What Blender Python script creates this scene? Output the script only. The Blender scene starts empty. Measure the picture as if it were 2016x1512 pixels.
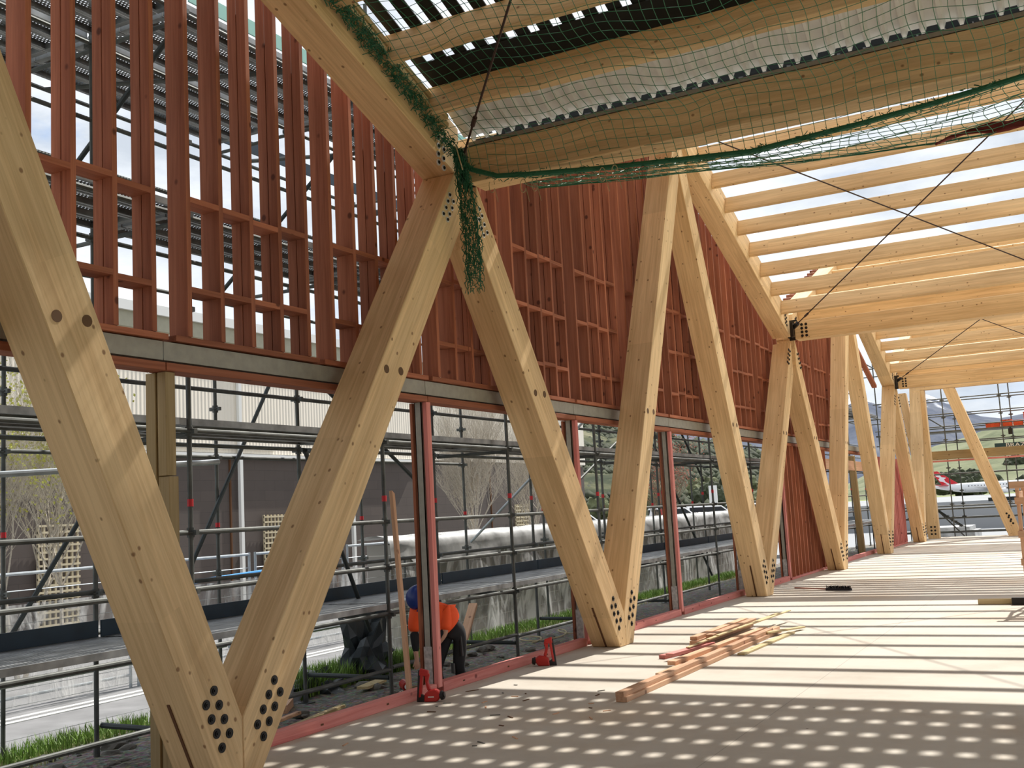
import bpy, bmesh, math, random
from mathutils import Vector, Matrix, Quaternion
random.seed(7)
S = bpy.context.scene
COL = S.collection
ORD = 'first second third fourth fifth sixth seventh eighth ninth tenth eleventh twelfth thirteenth fourteenth fifteenth sixteenth seventeenth eighteenth'.split()

# ------------------------------------------------------------------ materials
def newmat(name):
    m = bpy.data.materials.new(name); m.use_nodes = True
    nt = m.node_tree; nt.nodes.clear()
    out = nt.nodes.new('ShaderNodeOutputMaterial'); b = nt.nodes.new('ShaderNodeBsdfPrincipled')
    nt.links.new(b.outputs[0], out.inputs[0]); return m, nt, b, out
def N(nt, t, **kw):
    n = nt.nodes.new(t)
    for k, v in kw.items():
        if k in n.inputs.keys(): n.inputs[k].default_value = v
        else: setattr(n, k, v)
    return n
def mixc(nt, fac, a, b, mode='MIX'):
    n = nt.nodes.new('ShaderNodeMix'); n.data_type = 'RGBA'; n.blend_type = mode
    for sock, v in ((n.inputs[0], fac), (n.inputs[6], a), (n.inputs[7], b)):
        if hasattr(v, 'is_output') or isinstance(v, bpy.types.NodeSocket): nt.links.new(v, sock)
        else: sock.default_value = v if not isinstance(v, tuple) else (*v, 1)[:4]
    return n.outputs[2]
def math_(nt, op, a, b=0.0, c=None):
    n = nt.nodes.new('ShaderNodeMath'); n.operation = op
    for i, v in enumerate((a, b) if c is None else (a, b, c)):
        if isinstance(v, bpy.types.NodeSocket): nt.links.new(v, n.inputs[i])
        else: n.inputs[i].default_value = v
    return n.outputs[0]
def ramp(nt, fac, stops):
    n = nt.nodes.new('ShaderNodeValToRGB'); e = n.color_ramp.elements
    while len(e) > 1: e.remove(e[-1])
    e[0].position = stops[0][0]; e[0].color = (*stops[0][1], 1)
    for p, c in stops[1:]:
        x = e.new(p); x.color = (*c, 1)
    nt.links.new(fac, n.inputs[0]); return n.outputs[0]
def objco(nt, scale, rnd=True, world=False):
    tc = nt.nodes.new('ShaderNodeTexCoord'); mp = nt.nodes.new('ShaderNodeMapping')
    mp.inputs['Scale'].default_value = scale
    src = tc.outputs['Object']
    if world:
        src = nt.nodes.new('ShaderNodeNewGeometry').outputs['Position']
    nt.links.new(src, mp.inputs[0])
    if rnd:
        oi = nt.nodes.new('ShaderNodeObjectInfo')
        cx = nt.nodes.new('ShaderNodeCombineXYZ')
        for i, k in enumerate((37., 61., 23.)):
            nt.links.new(math_(nt, 'MULTIPLY', oi.outputs['Random'], k), cx.inputs[i])
        nt.links.new(cx.outputs[0], mp.inputs['Location'])
    return mp.outputs[0]
def simple(name, col, rough=.6, metal=0, var=.0, scale=8, bump=0, world=False, spec=.5):
    m, nt, b, o = newmat(name)
    b.inputs['Roughness'].default_value = rough; b.inputs['Metallic'].default_value = metal
    b.inputs['Specular IOR Level'].default_value = spec
    b.inputs['Base Color'].default_value = (*col, 1)
    co = objco(nt, (1, 1, 1), rnd=not world, world=world)
    n = N(nt, 'ShaderNodeTexNoise', Scale=scale, Detail=6.0); nt.links.new(co, n.inputs['Vector'])
    if var:
        r = ramp(nt, n.outputs[0], [(.3, tuple(c*(1-var) for c in col)), (.7, tuple(min(1, c*(1+var)) for c in col))])
        nt.links.new(r, b.inputs['Base Color'])
    if bump:
        bp = N(nt, 'ShaderNodeBump', Strength=bump, Distance=.01); nt.links.new(n.outputs[0], bp.inputs['Height']); nt.links.new(bp.outputs[0], b.inputs['Normal'])
    return m
def wood(name, c0, c1, knot, kscale=8., lam=22., grain=1.0, rough=.62, lamamt=.13, objvar=.12):
    m, nt, b, o = newmat(name)
    b.inputs['Roughness'].default_value = rough; b.inputs['Specular IOR Level'].default_value = .25
    co = objco(nt, (1, 1, 1))
    st = nt.nodes.new('ShaderNodeMapping'); st.inputs['Scale'].default_value = (1.2, 34, 34); nt.links.new(co, st.inputs[0])
    n1 = N(nt, 'ShaderNodeTexNoise', Scale=1.0, Detail=5.0, Roughness=.6, Distortion=.6); nt.links.new(st.outputs[0], n1.inputs['Vector'])
    st2 = nt.nodes.new('ShaderNodeMapping'); st2.inputs['Scale'].default_value = (.6, 5, 5); nt.links.new(co, st2.inputs[0])
    n2 = N(nt, 'ShaderNodeTexNoise', Scale=1.0, Detail=3.0); nt.links.new(st2.outputs[0], n2.inputs['Vector'])
    g = math_(nt, 'ADD', math_(nt, 'MULTIPLY', n1.outputs[0], .65), math_(nt, 'MULTIPLY', n2.outputs[0], .45))
    base = ramp(nt, g, [(.36, c0), (.68, c1)])
    # lamellae: each board of the glued beam has its own tone
    sx = nt.nodes.new('ShaderNodeSeparateXYZ'); nt.links.new(co, sx.inputs[0])
    fl = math_(nt, 'FLOOR', math_(nt, 'MULTIPLY', sx.outputs[2], lam))
    wn = nt.nodes.new('ShaderNodeTexWhiteNoise'); wn.noise_dimensions = '2D'
    cb = nt.nodes.new('ShaderNodeCombineXYZ'); nt.links.new(fl, cb.inputs[0])
    nt.links.new(math_(nt, 'FLOOR', math_(nt, 'MULTIPLY', sx.outputs[0], .45)), cb.inputs[1]); nt.links.new(cb.outputs[0], wn.inputs['Vector'])
    v = math_(nt, 'ADD', 1-lamamt/2, math_(nt, 'MULTIPLY', wn.outputs[0], lamamt))
    oi = nt.nodes.new('ShaderNodeObjectInfo')
    v = math_(nt, 'MULTIPLY', v, math_(nt, 'ADD', 1-objvar/2, math_(nt, 'MULTIPLY', oi.outputs['Random'], objvar)))
    vc = nt.nodes.new('ShaderNodeCombineColor')
    for i in range(3): nt.links.new(v, vc.inputs[i])
    base = mixc(nt, 1.0, base, vc.outputs[0], 'MULTIPLY')
    # knots
    km = nt.nodes.new('ShaderNodeMapping'); km.inputs['Scale'].default_value = (kscale*.8, kscale, kscale); nt.links.new(co, km.inputs[0])
    vo = N(nt, 'ShaderNodeTexVoronoi', Scale=1.0); nt.links.new(km.outputs[0], vo.inputs['Vector'])
    kf = nt.nodes.new('ShaderNodeMapRange'); kf.inputs[1].default_value = .07; kf.inputs[2].default_value = .125; kf.inputs[3].default_value = 1; kf.inputs[4].default_value = 0
    nt.links.new(vo.outputs['Distance'], kf.inputs[0])
    base = mixc(nt, math_(nt, 'MULTIPLY', kf.outputs[0], .8), base, knot)
    nt.links.new(base, b.inputs['Base Color'])
    bp = N(nt, 'ShaderNodeBump', Strength=.12*grain, Distance=.004); nt.links.new(n1.outputs[0], bp.inputs['Height']); nt.links.new(bp.outputs[0], b.inputs['Normal'])
    return m
M = {}
M['glulam'] = wood('glulam', (.58, .375, .18), (.84, .60, .325), (.20, .09, .035))
M['glulam_end'] = simple('glulam_end', (.62, .42, .22), .7, var=.15, scale=30)
M['red'] = wood('red_pine', (.255, .080, .040), (.45, .162, .086), (.07, .018, .010), kscale=4.5, lam=1., rough=.7, lamamt=.0, objvar=.45)
M['pink'] = wood('pink_pine', (.55, .15, .13), (.74, .30, .26), (.15, .03, .03), kscale=5, lam=1., rough=.7, lamamt=0, objvar=.2)
M['green_timber'] = wood('treated_pine', (.27, .19, .085), (.42, .31, .16), (.12, .06, .03), kscale=4, lam=4.)
M['loose'] = wood('loose_timber', (.50, .27, .15), (.74, .46, .29), (.2, .08, .05), kscale=5, lam=1., lamamt=0, objvar=.3)
M['batten'] = wood('batten_pine', (.55, .42, .20), (.72, .58, .33), (.3, .18, .08), kscale=5, lam=1., lamamt=0)
M['lintel'] = simple('lintel_paint', (.33, .31, .255), .5, .0, var=.12, scale=12)
M['black'] = simple('black_bolt', (.018, .016, .015), .45, .4)
M['nutshine'] = simple('zinc_ring', (.75, .75, .72), .35, .5)
M['hole'] = simple('plug_hole', (.13, .065, .025), .8)
M['slot'] = simple('slot_dark', (.12, .05, .018), .9)
M['rod'] = simple('rod_steel', (.05, .025, .02), .5, .3)
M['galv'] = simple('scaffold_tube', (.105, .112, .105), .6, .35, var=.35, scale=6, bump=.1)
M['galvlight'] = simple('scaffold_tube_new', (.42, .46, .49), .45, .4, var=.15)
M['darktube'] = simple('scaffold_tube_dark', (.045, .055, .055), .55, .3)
M['clampred'] = simple('red_tape', (.62, .02, .03), .5)
M['toe'] = simple('toe_board_navy', (.014, .034, .055), .45, .2, var=.3, scale=3)
M['felt'] = simple('black_underlay', (.010, .012, .011), .8)
M['white_sheet'] = simple('white_roof_sheet', (.90, .89, .86), .35, .1, var=.05)
M['flash'] = simple('flashing', (.35, .34, .31), .4, .5)
M['net'] = simple('green_net', (.012, .15, .065), .45)
M['netbunch'] = simple('green_net_bunch', (.012, .12, .055), .6)
M['string'] = simple('pale_string', (.45, .36, .2), .8)
M['redcloth'] = simple('red_cloth', (.16, .02, .015), .8)
M['teal'] = simple('teal_sheet', (.30, .62, .55), .6)
M['plastic'] = None
M['nailred'] = simple('nailer_red', (.50, .02, .015), .4)
M['nailblack'] = simple('nailer_black', (.015, .012, .012), .5)
M['orange'] = simple('hi_vis_orange', (1.0, .10, .015), .75, var=.08, scale=10)
M['helmet'] = simple('helmet_blue', (.015, .04, .22), .35)
M['trousers'] = simple('black_trousers', (.012, .012, .014), .85)
M['skin'] = simple('skin', (.50, .27, .18), .55)
M['knee'] = simple('knee_pad_grey', (.10, .10, .095), .7)
M['boot'] = simple('boot_leather', (.03, .02, .014), .6)
M['tarp'] = simple('black_tarpaulin', (.05, .06, .065), .35, var=.4, scale=4, bump=.6)
M['tarplight'] = simple('silver_tarpaulin', (.30, .32, .34), .35, var=.3, scale=6, bump=.6)
M['rock'] = simple('rubble', (.15, .14, .12), .95, var=.5, scale=9, bump=.8)
M['bark'] = simple('pale_bark', (.50, .45, .37), .9, var=.3, scale=20)
M['bark2'] = simple('brown_bark', (.24, .19, .13), .9, var=.3, scale=20)
M['leafy'] = simple('yellow_buds', (.50, .50, .10), .7, var=.3)
M['redleaf'] = simple('red_leaves', (.50, .15, .10), .7, var=.3)
M['grass'] = simple('grass', (.17, .29, .045), .7, var=.5, scale=5)
M['grassdry'] = simple('dry_grass', (.55, .55, .25), .8, var=.3, scale=5)
M['whitepaint'] = simple('white_paint', (.78, .78, .75), .45)
M['lattice'] = simple('trellis_wood', (.58, .50, .34), .8, var=.1)
M['kerb'] = simple('kerb', (.50, .49, .46), .9, var=.1)
M['cable'] = simple('pale_cable', (.50, .42, .25), .7)
M['carwhite'] = simple('car_white', (.8, .8, .8), .25)
M['carglass'] = simple('car_glass', (.02, .025, .03), .1)
M['tyre'] = simple('tyre', (.015, .015, .015), .8)
M['planered'] = simple('tail_red', (.60, .01, .02), .35)
M['crate'] = simple('orange_crates', (.80, .11, .03), .6, var=.15)
M['bannergreen'] = simple('banner_dark', (.012, .05, .06), .6)
M['concreteblock'] = None
M['blue'] = simple('blue_plastic', (.03, .30, .75), .5)
M['rag'] = simple('grey_rag', (.30, .26, .27), .9, var=.3, bump=.5)
M['lathermark'] = simple('mottled_grey_tape', (.46, .44, .42), .6, var=.35, scale=25)
M['brush'] = simple('brush_black', (.012, .01, .014), .9)
M['handle'] = simple('pink_handle', (.45, .2, .15), .6)
M['scrubdark'] = simple('scrub_dark', (.048, .056, .028), .9, var=.6, scale=.35, world=True)
M['scrublight'] = simple('scrub_light', (.12, .13, .06), .9, var=.5, scale=2)

def mk_concrete():
    m, nt, b, o = newmat('slab_concrete')
    co = objco(nt, (1, 1, 1), rnd=False, world=True)
    n = N(nt, 'ShaderNodeTexNoise', Scale=.7, Detail=8.0, Roughness=.65); nt.links.new(co, n.inputs['Vector'])
    n2 = N(nt, 'ShaderNodeTexNoise', Scale=9.0, Detail=6.0, Roughness=.7); nt.links.new(co, n2.inputs['Vector'])
    c = ramp(nt, n.outputs[0], [(.3, (.42, .36, .29)), (.5, (.535, .485, .41)), (.7, (.59, .55, .48))])
    c = mixc(nt, math_(nt, 'MULTIPLY', n2.outputs[0], .35), c, (.62, .58, .50))
    # rusty washes and small dark debris specks
    n3 = N(nt, 'ShaderNodeTexNoise', Scale=.45, Detail=3.0); nt.links.new(co, n3.inputs['Vector'])
    c = mixc(nt, ramp(nt, n3.outputs[0], [(.56, (0, 0, 0)), (.75, (.5, .5, .5))]), c, (.52, .36, .20))
    vo = N(nt, 'ShaderNodeTexVoronoi', Scale=2.6); nt.links.new(co, vo.inputs['Vector'])
    c = mixc(nt, ramp(nt, vo.outputs['Distance'], [(.018, (.8, .8, .8)), (.03, (0, 0, 0))]), c, (.08, .06, .04))
    # saw cut joints
    sx = nt.nodes.new('ShaderNodeSeparateXYZ'); nt.links.new(co, sx.inputs[0])
    j = math_(nt, 'LESS_THAN', math_(nt, 'ABSOLUTE', math_(nt, 'ADD', sx.outputs[0], 2.33)), .004)
    c = mixc(nt, math_(nt, 'MULTIPLY', j, .35), c, (.10, .08, .06))
    nt.links.new(c, b.inputs['Base Color']); b.inputs['Roughness'].default_value = .75
    bp = N(nt, 'ShaderNodeBump', Strength=.15, Distance=.01); nt.links.new(n2.outputs[0], bp.inputs['Height']); nt.links.new(bp.outputs[0], b.inputs['Normal'])
    return m
M['concrete'] = mk_concrete()
def mk_ground():
    m, nt, b, o = newmat('gravel_ground')
    co = objco(nt, (1, 1, 1), rnd=False, world=True)
    n = N(nt, 'ShaderNodeTexNoise', Scale=14.0, Detail=10.0, Roughness=.75); nt.links.new(co, n.inputs['Vector'])
    vo = N(nt, 'ShaderNodeTexVoronoi', Scale=22.0); nt.links.new(co, vo.inputs['Vector'])
    c = ramp(nt, n.outputs[0], [(.32, (.10, .092, .08)), (.52, (.29, .27, .23)), (.70, (.55, .52, .45))])
    c = mixc(nt, .45, c, mixc(nt, 1.0, c, vo.outputs['Color'], 'MULTIPLY'))
    nt.links.new(c, b.inputs['Base Color']); b.inputs['Roughness'].default_value = .95
    bp = N(nt, 'ShaderNodeBump', Strength=.9, Distance=.03); nt.links.new(vo.outputs['Distance'], bp.inputs['Height']); nt.links.new(bp.outputs[0], b.inputs['Normal'])
    return m
M['ground'] = mk_ground()
M['asphalt'] = simple('asphalt', (.24, .24, .245), .9, var=.18, scale=2, world=True)
M['airfield'] = simple('airfield_tarmac', (.33, .34, .35), .9, var=.1, scale=.02, world=True)
def mk_ribbed(name, col, freq, lo=.8):
    m, nt, b, o = newmat(name)
    co = objco(nt, (1, 1, 1), rnd=False, world=True); sx = nt.nodes.new('ShaderNodeSeparateXYZ'); nt.links.new(co, sx.inputs[0])
    w = math_(nt, 'SINE', math_(nt, 'MULTIPLY', sx.outputs[1], freq))
    n = N(nt, 'ShaderNodeTexNoise', Scale=.6, Detail=4.0); nt.links.new(co, n.inputs['Vector'])
    c = ramp(nt, n.outputs[0], [(.3, tuple(x*.93 for x in col)), (.7, col)])
    nt.links.new(c, b.inputs['Base Color']); b.inputs['Roughness'].default_value = .5
    bp = N(nt, 'ShaderNodeBump', Strength=.35, Distance=.03); nt.links.new(w, bp.inputs['Height']); nt.links.new(bp.outputs[0], b.inputs['Normal'])
    return m
M['ribbed'] = mk_ribbed('ribbed_beige_cladding', (.86, .79, .67), 2*math.pi/.14)
M['parapet'] = simple('olive_parapet', (.36, .34, .25), .6, var=.05)
def mk_blockwall():
    m, nt, b, o = newmat('brown_block_wall')
    co = objco(nt, (1, 1, 1), rnd=False, world=True)
    n = N(nt, 'ShaderNodeTexNoise', Scale=2.0, Detail=6.0); nt.links.new(co, n.inputs['Vector'])
    sx = nt.nodes.new('ShaderNodeSeparateXYZ'); nt.links.new(co, sx.inputs[0])
    cb = nt.nodes.new('ShaderNodeCombineXYZ'); nt.links.new(sx.outputs[1], cb.inputs[0]); nt.links.new(sx.outputs[2], cb.inputs[1])
    br = N(nt, 'ShaderNodeTexBrick', Scale=1.0); nt.links.new(cb.outputs[0], br.inputs['Vector'])
    br.inputs['Brick Width'].default_value = .9; br.inputs['Row Height'].default_value = .3; br.inputs['Mortar Size'].default_value = .006
    br.inputs['Color1'].default_value = (.085, .068, .060, 1); br.inputs['Color2'].default_value = (.10, .078, .068, 1); br.inputs['Mortar'].default_value = (.06, .05, .045, 1)
    c = mixc(nt, math_(nt, 'MULTIPLY', n.outputs[0], .4), br.outputs[0], (.14, .115, .10))
    nt.links.new(c, b.inputs['Base Color']); b.inputs['Roughness'].default_value = .9
    return m
M['brownwall'] = mk_blockwall()
def mk_greyblock():
    m, nt, b, o = newmat('grey_block_masonry')
    co = objco(nt, (1, 1, 1), rnd=False, world=True)
    sx = nt.nodes.new('ShaderNodeSeparateXYZ'); nt.links.new(co, sx.inputs[0])
    cb = nt.nodes.new('ShaderNodeCombineXYZ'); nt.links.new(sx.outputs[1], cb.inputs[0]); nt.links.new(sx.outputs[2], cb.inputs[1])
    br = N(nt, 'ShaderNodeTexBrick', Scale=1.0); nt.links.new(cb.outputs[0], br.inputs['Vector'])
    br.inputs['Brick Width'].default_value = .42; br.inputs['Row Height'].default_value = .21; br.inputs['Mortar Size'].default_value = .008
    br.inputs['Color1'].default_value = (.34, .32, .285, 1); br.inputs['Color2'].default_value = (.28, .26, .235, 1); br.inputs['Mortar'].default_value = (.55, .53, .48, 1)
    nt.links.new(br.outputs[0], b.inputs['Base Color']); b.inputs['Roughness'].default_value = .9
    return m
M['greyblock'] = mk_greyblock()
def mk_plastic():
    m, nt, b, o = newmat('clear_plastic_wrap')
    co = objco(nt, (1, 1, 1), rnd=False, world=True)
    mp = nt.nodes.new('ShaderNodeMapping'); mp.inputs['Scale'].default_value = (2, 2.2, .8); nt.links.new(co, mp.inputs[0])
    n = N(nt, 'ShaderNodeTexNoise', Scale=1.3, Detail=5.0, Distortion=1.6); nt.links.new(mp.outputs[0], n.inputs['Vector'])
    b.inputs['Base Color'].default_value = (.85, .85, .84, 1); b.inputs['Roughness'].default_value = .3
    tr = nt.nodes.new('ShaderNodeBsdfTransparent'); tr.inputs[0].default_value = (.93, .93, .92, 1)
    mx = nt.nodes.new('ShaderNodeMixShader')
    f = ramp(nt, n.outputs[0], [(.42, (.12, .12, .12)), (.5, (.35, .35, .35)), (.62, (.75, .75, .75))])
    nt.links.new(f, mx.inputs[0]); nt.links.new(tr.outputs[0], mx.inputs[1]); nt.links.new(b.outputs[0], mx.inputs[2]); nt.links.new(mx.outputs[0], o.inputs[0])
    bp = N(nt, 'ShaderNodeBump', Strength=.6, Distance=.08); nt.links.new(n.outputs[0], bp.inputs['Height']); nt.links.new(bp.outputs[0], b.inputs['Normal'])
    return m
M['plastic'] = mk_plastic()
M['whiteplastic'] = simple('white_plastic_sheet', (.43, .43, .42), .45, var=.35, scale=3, bump=1.0)
def mk_plank():
    # perforated galvanised plank: round holes cut by a procedural pattern
    m, nt, b, o = newmat('perforated_plank')
    co = objco(nt, (1, 1, 1), rnd=False)
    sx = nt.nodes.new('ShaderNodeSeparateXYZ'); nt.links.new(co, sx.inputs[0])
    P = .034
    u = math_(nt, 'DIVIDE', sx.outputs[0], P); v = math_(nt, 'DIVIDE', sx.outputs[1], P)
    row = math_(nt, 'FLOOR', v)
    sh = math_(nt, 'MULTIPLY', math_(nt, 'MODULO', math_(nt, 'ABSOLUTE', row), 2.0), .5)
    fu = math_(nt, 'SUBTRACT', math_(nt, 'FRACT', math_(nt, 'ADD', u, sh)), .5); fv = math_(nt, 'SUBTRACT', math_(nt, 'FRACT', v), .5)
    d = math_(nt, 'SQRT', math_(nt, 'ADD', math_(nt, 'MULTIPLY', fu, fu), math_(nt, 'MULTIPLY', fv, fv)))
    inside = math_(nt, 'LESS_THAN', math_(nt, 'ABSOLUTE', sx.outputs[1]), .088)
    flat = math_(nt, 'GREATER_THAN', sx.outputs[2], -.008)
    h = math_(nt, 'MULTIPLY', math_(nt, 'MULTIPLY', math_(nt, 'LESS_THAN', d, .27), inside), flat)
    n = N(nt, 'ShaderNodeTexNoise', Scale=5.0, Detail=5.0); nt.links.new(co, n.inputs['Vector'])
    nt.links.new(ramp(nt, n.outputs[0], [(.3, (.16, .165, .165)), (.7, (.38, .39, .39))]), b.inputs['Base Color'])
    b.inputs['Roughness'].default_value = .5; b.inputs['Metallic'].default_value = .5
    tr = nt.nodes.new('ShaderNodeBsdfTransparent'); mx = nt.nodes.new('ShaderNodeMixShader')
    nt.links.new(h, mx.inputs[0]); nt.links.new(b.outputs[0], mx.inputs[1]); nt.links.new(tr.outputs[0], mx.inputs[2]); nt.links.new(mx.outputs[0], o.inputs[0])
    return m
M['plank'] = mk_plank()
def mk_hill(name, cols, scale, det=9.0):
    m, nt, b, o = newmat(name)
    co = objco(nt, (1, 1, 1), rnd=False, world=True)
    n = N(nt, 'ShaderNodeTexNoise', Scale=scale, Detail=det, Roughness=.7); nt.links.new(co, n.inputs['Vector'])
    nt.links.new(ramp(nt, n.outputs[0], cols), b.inputs['Base Color']); b.inputs['Roughness'].default_value = .95
    b.inputs['Specular IOR Level'].default_value = .1
    return m
M['hill'] = mk_hill('scrub_hill', [(.36, (.035, .045, .025)), (.46, (.085, .09, .05)), (.54, (.15, .145, .085)), (.66, (.28, .26, .18))], .07)
M['greenhill'] = mk_hill('grass_hill', [(.35, (.12, .14, .08)), (.5, (.20, .215, .125)), (.7, (.27, .27, .18))], .02)
M['field'] = mk_hill('green_field', [(.35, (.16, .22, .06)), (.5, (.27, .32, .12)), (.7, (.36, .38, .18))], .05)
def mk_mountain():
    m, nt, b, o = newmat('hazy_mountain')
    co = objco(nt, (1, 1, 1), rnd=False, world=True)
    n = N(nt, 'ShaderNodeTexNoise', Scale=.006, Detail=10.0, Roughness=.7); nt.links.new(co, n.inputs['Vector'])
    c = ramp(nt, n.outputs[0], [(.35, (.075, .09, .13)), (.5, (.125, .14, .18)), (.66, (.20, .21, .235))])  # blue-grey stands for distance haze, painted into the rock colour
    sx = nt.nodes.new('ShaderNodeSeparateXYZ'); nt.links.new(co, sx.inputs[0])
    s = math_(nt, 'ADD', sx.outputs[2], math_(nt, 'MULTIPLY', n.outputs[0], 260.))
    f = nt.nodes.new('ShaderNodeMapRange'); f.inputs[1].default_value = 372; f.inputs[2].default_value = 392; nt.links.new(s, f.inputs[0])
    c = mixc(nt, f.outputs[0], c, (.75, .78, .85))
    nt.links.new(c, b.inputs['Base Color']); b.inputs['Roughness'].default_value = .95; b.inputs['Specular IOR Level'].default_value = .05
    return m
M['mountain'] = mk_mountain()

# ------------------------------------------------------------------ mesh helpers
class MB:
    def __init__(s): s.v = []; s.f = []; s.m = []
    def add(s, vs, fs, mi=0):
        o = len(s.v); s.v += [tuple(v) for v in vs]; s.f += [tuple(i+o for i in f) for f in fs]; s.m += [mi]*len(fs)
    def box(s, x0, x1, y0, y1, z0, z1, mi=0):
        s.add([(x0,y0,z0),(x1,y0,z0),(x1,y1,z0),(x0,y1,z0),(x0,y0,z1),(x1,y0,z1),(x1,y1,z1),(x0,y1,z1)],
              [(0,3,2,1),(4,5,6,7),(0,1,5,4),(1,2,6,5),(2,3,7,6),(3,0,4,7)], mi)
    def obox(s, c, ax, ay, az, hx, hy, hz, mi=0):
        c = Vector(c); P = [c+ax*i*hx+ay*j*hy+az*k*hz for k in (-1,1) for j in (-1,1) for i in (-1,1)]
        s.add(P, [(0,2,3,1),(4,5,7,6),(0,1,5,4),(1,3,7,5),(3,2,6,7),(2,0,4,6)], mi)
    def tube(s, a, b, r, n=8, mi=0, r2=None, caps=True):
        a = Vector(a); b = Vector(b); d = b-a
        if d.length < 1e-6: return
        q = d.to_track_quat('Z', 'Y'); r2 = r if r2 is None else r2
        P = []
        for p, rr in ((a, r), (b, r2)):
            for i in range(n):
                t = 2*math.pi*i/n; P.append(p+q@Vector((rr*math.cos(t), rr*math.sin(t), 0)))
        F = [(i, (i+1)%n, n+(i+1)%n, n+i) for i in range(n)]
        if caps: F += [tuple(range(n-1, -1, -1)), tuple(range(n, 2*n))]
        s.add(P, F, mi)
    def path(s, pts, r, n=6, mi=0):
        for a, b in zip(pts, pts[1:]): s.tube(a, b, r, n, mi)
    def disc(s, c, nrm, r, t, n=14, mi=0):
        c = Vector(c); nrm = Vector(nrm).normalized(); s.tube(c, c+nrm*t, r, n, mi)
    def prism(s, poly, axis, a0, a1, mi=0):
        # poly in the plane perpendicular to axis ('x': (y,z); 'y': (x,z); 'z': (x,y))
        def P(p, a): return {'x': (a, p[0], p[1]), 'y': (p[0], a, p[1]), 'z': (p[0], p[1], a)}[axis]
        n = len(poly); ar = sum(poly[i][0]*poly[(i+1)%n][1]-poly[(i+1)%n][0]*poly[i][1] for i in range(n))
        pl = list(poly) if (ar > 0) != (axis == 'y') else list(poly)[::-1]
        V = [P(p, a0) for p in pl]+[P(p, a1) for p in pl]
        s.add(V, [tuple(range(n-1, -1, -1)), tuple(range(n, 2*n))]+[(i, (i+1)%n, n+(i+1)%n, n+i) for i in range(n)], mi)
    def build(s, name, mats, parent=None, mtx=None, smooth=False, bevel=0):
        me = bpy.data.meshes.new(name)
        inv = mtx.inverted() if mtx is not None else None
        me.from_pydata([tuple(inv@Vector(v)) if inv else v for v in s.v], [], s.f)
        for m in (mats if isinstance(mats, (list, tuple)) else [mats]): me.materials.append(M[m] if isinstance(m, str) else m)
        for p, i in zip(me.polygons, s.m): p.material_index = i; p.use_smooth = smooth
        if bevel:
            bm = bmesh.new(); bm.from_mesh(me); bmesh.ops.bevel(bm, geom=list(bm.edges), offset=bevel, segments=1, affect='EDGES'); bm.to_mesh(me); bm.free()
        o = bpy.data.objects.new(name, me); COL.objects.link(o)
        if mtx is not None: o.matrix_world = mtx
        if parent is not None:
            o.parent = parent
            if parent.type == 'EMPTY' or True: o.matrix_parent_inverse = (PW(parent)).inverted()
        return o
def PW(o):
    m = o.matrix_basis.copy()
    p = o
    while p.parent is not None:
        m = p.parent.matrix_basis @ p.matrix_parent_inverse @ m if False else p.parent.matrix_basis @ p.matrix_parent_inverse @ m; p = p.parent
    return m
def tag(o, label, cat, group=None, kind=None):
    o['label'] = label; o['category'] = cat
    if group: o['group'] = group
    if kind: o['kind'] = kind
    return o
def struct(o, label=None, cat='structure', group=None):
    o['kind'] = 'structure'
    if label: o['label'] = label; o['category'] = cat
    if group: o['group'] = group
    return o
def empty(name, loc, label, cat, group=None):
    o = bpy.data.objects.new(name, None); COL.objects.link(o); o.location = loc; o.empty_display_size = .1
    return tag(o, label, cat, group)
def frame(p0, p1, up=(0, 0, 1)):
    p0 = Vector(p0); p1 = Vector(p1); x = (p1-p0).normalized(); y = Vector(up).cross(x)
    if y.length < 1e-4: y = Vector((1, 0, 0)).cross(x)
    y.normalize(); z = x.cross(y)
    m = Matrix((x, y, z)).transposed().to_4x4(); m.translation = (p0+p1)/2
    return m
def beam(name, p0, p1, w, h, mat, up=(0, 0, 1), parent=None, bevel=.003, origin='mid'):
    """box from p0 to p1, w across, h along 'up'; local X runs along the grain"""
    m = frame(p0, p1, up); L = (Vector(p1)-Vector(p0)).length/2
    b = MB(); ax, ay, az = m.to_3x3().col
    b.obox(m.translation, Vector(ax), Vector(ay), Vector(az), L, w/2, h/2)
    return b.build(name, mat, parent, m, bevel=bevel)
def copyo(o, loc=None, parent=None):
    c = o.copy(); COL.objects.link(c)
    if loc is not None: c.location = loc
    if parent is not None: c.parent = parent
    return c

# ------------------------------------------------------------------ constants of the frame
XI, XO = -5.05, -5.41            # inner and outer faces of the glulam frame
SL = .385; TH = math.atan(SL); ZV = 4.74
YV = [8.92, 21.75, 34.6]          # valleys
YR = [2.5, 15.34, 28.15, 41.0]    # ridges
def under(y):                     # underside of the rafters
    return ZV + SL*min(abs(y-v) for v in YV)
B = [5.6, 12.15, 18.62, 24.98, 31.25, 37.85]   # feet of the V struts

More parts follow.
